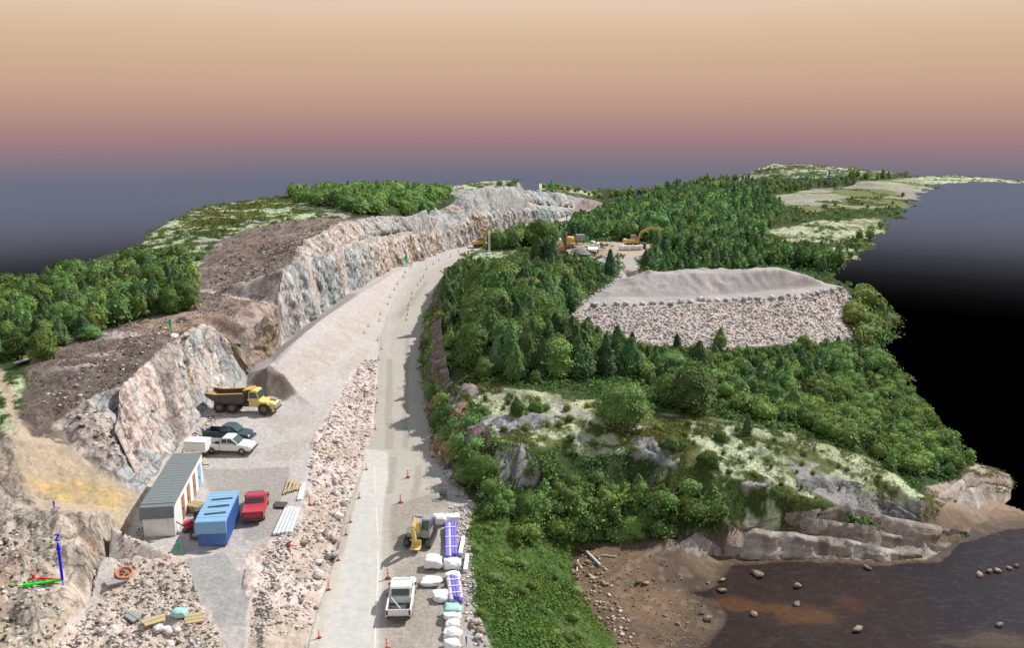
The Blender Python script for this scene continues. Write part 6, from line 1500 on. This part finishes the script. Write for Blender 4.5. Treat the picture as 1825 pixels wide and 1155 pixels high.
for u, v, s, l in [(283,1127,.75,'big grey white stone left of the scrap stones'),(298,1122,.5,'white stone touching the blue grey bag'),(303,1133,.55,'white stone in the middle of the scrap stones'),(318,1128,.45,'pale stone below the blue grey bag'),(305,1148,.5,'lowest white stone of the scrap stones'),(170,1030,.6,'pale stone at the foot of the near pillar'),(178,1128,.55,'pale stone low in the left rubble')]:
    q_ = at(u, v); o = stone_part(None, q_.x, q_.y, s, 'pale', int(rng.integers(3, 6)), 'white_stone'); tag(o, l, 'stone')

# --- road markings: sheets draped just above the road
def stripe(pts, w, name='edge_line'):
    L_, R_ = [], []
    q_ = [at(u, v) for u, v in pts]
    full = []
    for a, b in zip(q_[:-1], q_[1:]):
        n = max(2, int((b - a).length / .5))
        full += [a.lerp(b, k / n) for k in range(n)]
    full.append(q_[-1])
    for i, p in enumerate(full):
        a, b = full[max(i - 1, 0)], full[min(i + 1, len(full) - 1)]; t = (b - a); nn = Vector((-t.y, t.x, 0)).normalized()
        ww = w * (0.6 + 0.6 * random.random()) / 2
        for arr, s in ((L_, 1), (R_, -1)):
            c = p + nn * ww * s; c.z = surf(c.x, c.y) + .015; arr.append(c)
    n = len(full); vv = [tuple(c) for c in L_ + R_]
    m = bpy.data.meshes.new(name); m.from_pydata(vv, [], [(i, i + 1, n + i + 1, n + i) for i in range(n - 1)])
    return tag(put(name, m, MATS['line_white']), 'worn white edge line painted along the pale road lane', None, None, 'structure')
stripe([(667, 832), (669, 880)], .14); stripe([(671, 905), (673, 960)], .14); stripe([(673, 985), (674, 1020), (671, 1085), (669, 1120), (667, 1162)], .17)

# --- traffic cones
cone0 = None
def cone(p, label, group, s=1.0, flat=False):
    global cone0
    if cone0 is None:
        cone0 = thing('traffic_cone', label, 'traffic cone', p, 0, s, group)
        MB().box((0, 0, .05), (.52, .52, .10), taper=.85).part('base', 'dark_red', cone0)
        b = MB().tube((0, 0, .10), (0, 0, 1.05), .15, .06, 10).part('post', 'cone_orange', cone0)
        for z0, z1 in ((.38, .55), (.72, .86)):
            MB().tube((0, 0, z0), (0, 0, z1), .152 - .092 * (z0 - .1) / .95 + .006, .152 - .092 * (z1 - .1) / .95 + .006, 10).part('band', 'cone_white', b)
        MB().tube((0, 0, 1.05), (0, 0, 1.12), .07, .05, 8).part('cap', 'cone_orange', cone0)
        c = cone0
    else:
        c = copy_tree(cone0); tag(c, label, 'traffic cone', group)
    c.location = p; c.rotation_euler = (0, 1.45, rng.uniform(0, 6)) if flat else (rng.uniform(-.05, .05), rng.uniform(-.05, .05), rng.uniform(0, 6)); c.scale = (s,) * 3
    if flat: c.location.z += .15
    return c
ORDW = ['first', 'second', 'third', 'fourth', 'fifth', 'sixth', 'seventh', 'eighth', 'ninth', 'tenth', 'eleventh', 'twelfth', 'thirteenth', 'fourteenth']
def cone_row(pts, text, group, s=1.0):
    for k, (u, v) in enumerate(pts):
        if len(pts) == 1: lb = text
        else: lb = '%s orange cone from the near end of %s' % (ORDW[k], text)
        q_ = at(u, v); q_.z -= .01
        f = 0.9 + 0.9 * sstep(110, 260, math.hypot(q_.x, q_.y)) * .35
        cone(q_, lb, group, s * f * .66)
cone_row([(569,1139),(586,1052),(603,1000),(617,954),(625,932),(640,889),(653,838)], 'the rubble bank row', 'traffic cones along the haul road')
cone_row([(669,766),(672,718),(672,692),(675,642),(680,623),(673,607)], 'the row at the fork', 'traffic cones along the haul road')
cone_row([(649,595),(656,583),(676,573),(678,560),(691,543),(695,531),(703,517),(708,507),(719,495),(722,485),(733,473),(743,466),(751,463),(759,458)], 'the row below the cliff', 'traffic cones along the haul road')
cone_row([(724,571),(726,562),(727,553),(728,545),(733,533),(734,524),(744,509),(750,501),(755,495),(760,481),(772,471),(782,465)], 'the far bend row', 'traffic cones along the haul road')
cone_row([(803,458),(817,449),(833,440)], 'the last row past the bend', 'traffic cones along the haul road')
cone_row([(743,616),(746,623),(750,630)], 'the rock cut cluster', 'traffic cones along the haul road')
for u, v, l in [(727,852,'orange cone standing between the road and the headland, far one of a pair'),(714,897,'orange cone behind the small excavator, near one of a pair'),(771,815,'orange cone in the shade at the foot of the rock cut'),(692,1032,'orange cone left of the white pickup cab'),(694,1062,'orange cone left of the white pickup bed'),(690,1158,'orange cone at the bottom edge of the road'),(552,902,'orange cone standing in the rubble bank near the white pipes'),(984,400,'orange cone on the far road before the grey cliff'),(1036,384,'last orange cone far along the road')]:
    q_ = at(u, v); cone(q_, l, None, .8)
cone(at(515, 978), 'orange cone lying on its side in the pink rubble', None, .9, True)

# --- survey pins
def pin(label, u, v, hp, green, ring=True, rp=22):
    q_ = at(u, v); k = math.hypot(math.hypot(q_.x, q_.y), CAM_H - q_.z) / FPX
    h = hp * k
    r = thing('survey_pin', label, 'survey pin', q_, 0)
    if green:
        MB().tube((0, 0, 0), (0, 0, h * .86), .02 * h, .17 * h, 14).part('spike', 'pin_green', r)
        MB().tube((0, 0, h * .86), (0, 0, h), .085 * h, .085 * h, 10).part('cap', 'pin_blue', r)
    else:
        MB().tube((0, 0, 0), (0, 0, h), .02 * h, .10 * h, 12).part('spike', 'pin_blue', r)
        MB().tube((0, 0, h), (0, 0, h * 1.03), .10 * h, .07 * h, 12).part('cap', 'pin_blue', r)
    if ring: MB().ring((0, 0, .12 * k * 10), rp * k * .5, .45 * k, 30, 6).part('ring', 'pin_blue' if not green else 'pin_green', r)
    return r
pin('green survey pin with blue ring on the near cutting top', 304, 588, 18, True, True, 22)
pin('green survey pin at the foot of the grey wall by the far cones', 724, 474, 19, True, True, 24)
pin('green survey pin behind the dark pickup', 363, 783, 17, True, False)
pin('green survey pin in front of the blue container', 318, 984, 19, True, True, 24)
pin('green survey pin on top of the far cliff', 983, 341, 18, True, True, 14)
pin('green survey pin in the far yard', 1046, 437, 19, True, True, 20)
pin('green survey pin on the hill forest at far right', 1450, 322, 11, True, False)
pin('blue survey pin on the near rock pillar', 98, 916, 15, False, True, 14)
pin('blue survey pin at the bottom of the right verge', 831, 1152, 17, False, False)
pin('blue survey pin by the far road before the grey cliff', 1010, 396, 14, False, True, 18)
pin('blue survey pin rising from the forest right of the far road', 1139, 364, 24, False, True, 18)
pin('blue survey pin in the hill forest left of the lichen hill', 1294, 334, 14, False, True, 16)
pin('rightmost blue survey pin on the forest hill', 1477, 320, 13, False, True, 16)
pin('small blue survey pin left of the hill green pin', 1428, 325, 10, False, False)

# --- the axis marker standing on the near rock
q_ = at(113, 1049); k = math.hypot(math.hypot(q_.x, q_.y), CAM_H - q_.z) / FPX
r = thing('axis_marker', 'three coloured axis arrows lettered X, Y and Z at lower left', 'axis marker', q_ + Vector((0, 0, .45)), 0)
MB().tube((0, 0, -.7), (0, 0, 0), .04, .04, 8).part('foot', 'axis_blue', r)
def arrow(name, tip, mat, rad):
    t = Vector(tip); b = t * .80
    MB().tube((0, 0, 0), b, rad, rad, 10).part(name + '_shaft', mat, r)
    MB().tube(b, t, rad * 1.75, .01, 10).part(name + '_arrowhead', mat, r)
def letter(name, strokes, org, sx, sz, mat):
    m = MB()
    for (x0, z0, x1, z1) in strokes:
        a = Vector((org[0] + x0 * sx, org[1], org[2] + z0 * sz)); b = Vector((org[0] + x1 * sx, org[1], org[2] + z1 * sz)); m.tube(a, b, .06, .06, 6)
    m.part(name, mat, r)
arrow('vertical_axis', (0, 0, 2.95), 'axis_blue', .095)
arrow('red_axis', (-1.62, -.3, 0.30), 'axis_red', .07)
arrow('green_axis', (-2.5, -1.1, .12), 'axis_green', .095)
letter('letter_z', [(0, 1, 1, 1), (1, 1, 0, 0), (0, 0, 1, 0)], (-.14, 0, 3.05), .30, .42, 'axis_blue')
letter('letter_x', [(0, 0, 1, 1), (0, 1, 1, 0)], (-2.02, -.3, .22), .34, .40, 'axis_red')
letter('letter_y', [(.5, 1, .5, .45), (.5, .45, 0, 0), (.5, .45, 1, 0)], (-2.9, -1.15, -.10), .30, .5, 'axis_green')

# --- poles, driftwood
p = level(872, 452, .5); r = thing('lattice_mast', 'white lattice mast standing in the lichen clearing', 'mast', p, .2)
for a in range(3):
    an = 2 * PI * a / 3; MB().tube((.22 * math.cos(an), .22 * math.sin(an), 0), (.18 * math.cos(an), .18 * math.sin(an), 5.6), .05, n=6).part('leg', 'bag_white', r)
for k in range(9):
    for a in range(3):
        a0, a1 = 2 * PI * a / 3, 2 * PI * (a + 1) / 3
        MB().tube((.22 * math.cos(a0), .22 * math.sin(a0), k * .6), (.2 * math.cos(a1), .2 * math.sin(a1), k * .6 + .6), .03, n=5).part('brace', 'bag_white', r)
MB().box((0, 0, .08), (1.1, 1.1, .2)).part('foot', 'bag_white', r)
p = level(1360, 462, .5); r = thing('dead_tree', 'bare white dead trunk standing in the far forest', 'dead tree', p, .2)
MB().tube((0, 0, -.2), (.1, 0, 7.4), .20, .06, 8).part('trunk', 'pale_bark', r)
for k in range(9):
    a = k * 2.4; z = 2.5 + .5 * k; MB().tube((.05, 0, z), (.05 + math.cos(a) * .7, math.sin(a) * .7, z + .35), .05, .02, 5).part('branch', 'pale_bark', r)
laid('driftwood', 'pale driftwood log lying across the upper shore', 'log', [((1046, 988), (1070, 1012), .05)], 'pale_bark', 'log', .14)
laid('driftwood', 'thin driftwood pole lying on the mud by the thicket', 'log', [((1072, 992), (1098, 995), .03)], 'pale_bark', 'log', .07)
laid('driftwood', 'white stick lying along the grass edge of the shore', 'log', [((1030, 1000), (1028, 1022), .05)], 'pale_bark', 'log', .07)
for u, v, s in [(1038,985,.5),(1030,1010,.55),(1020,1020,.5),(1048,1005,.45),(1075,1043,.5),(1060,1050,.4),(1028,1032,.45)]:
    q_ = at(u, v); stone_part(GROUND['mud_flat'], q_.x, q_.y, s * .8, 'tan')
p = None
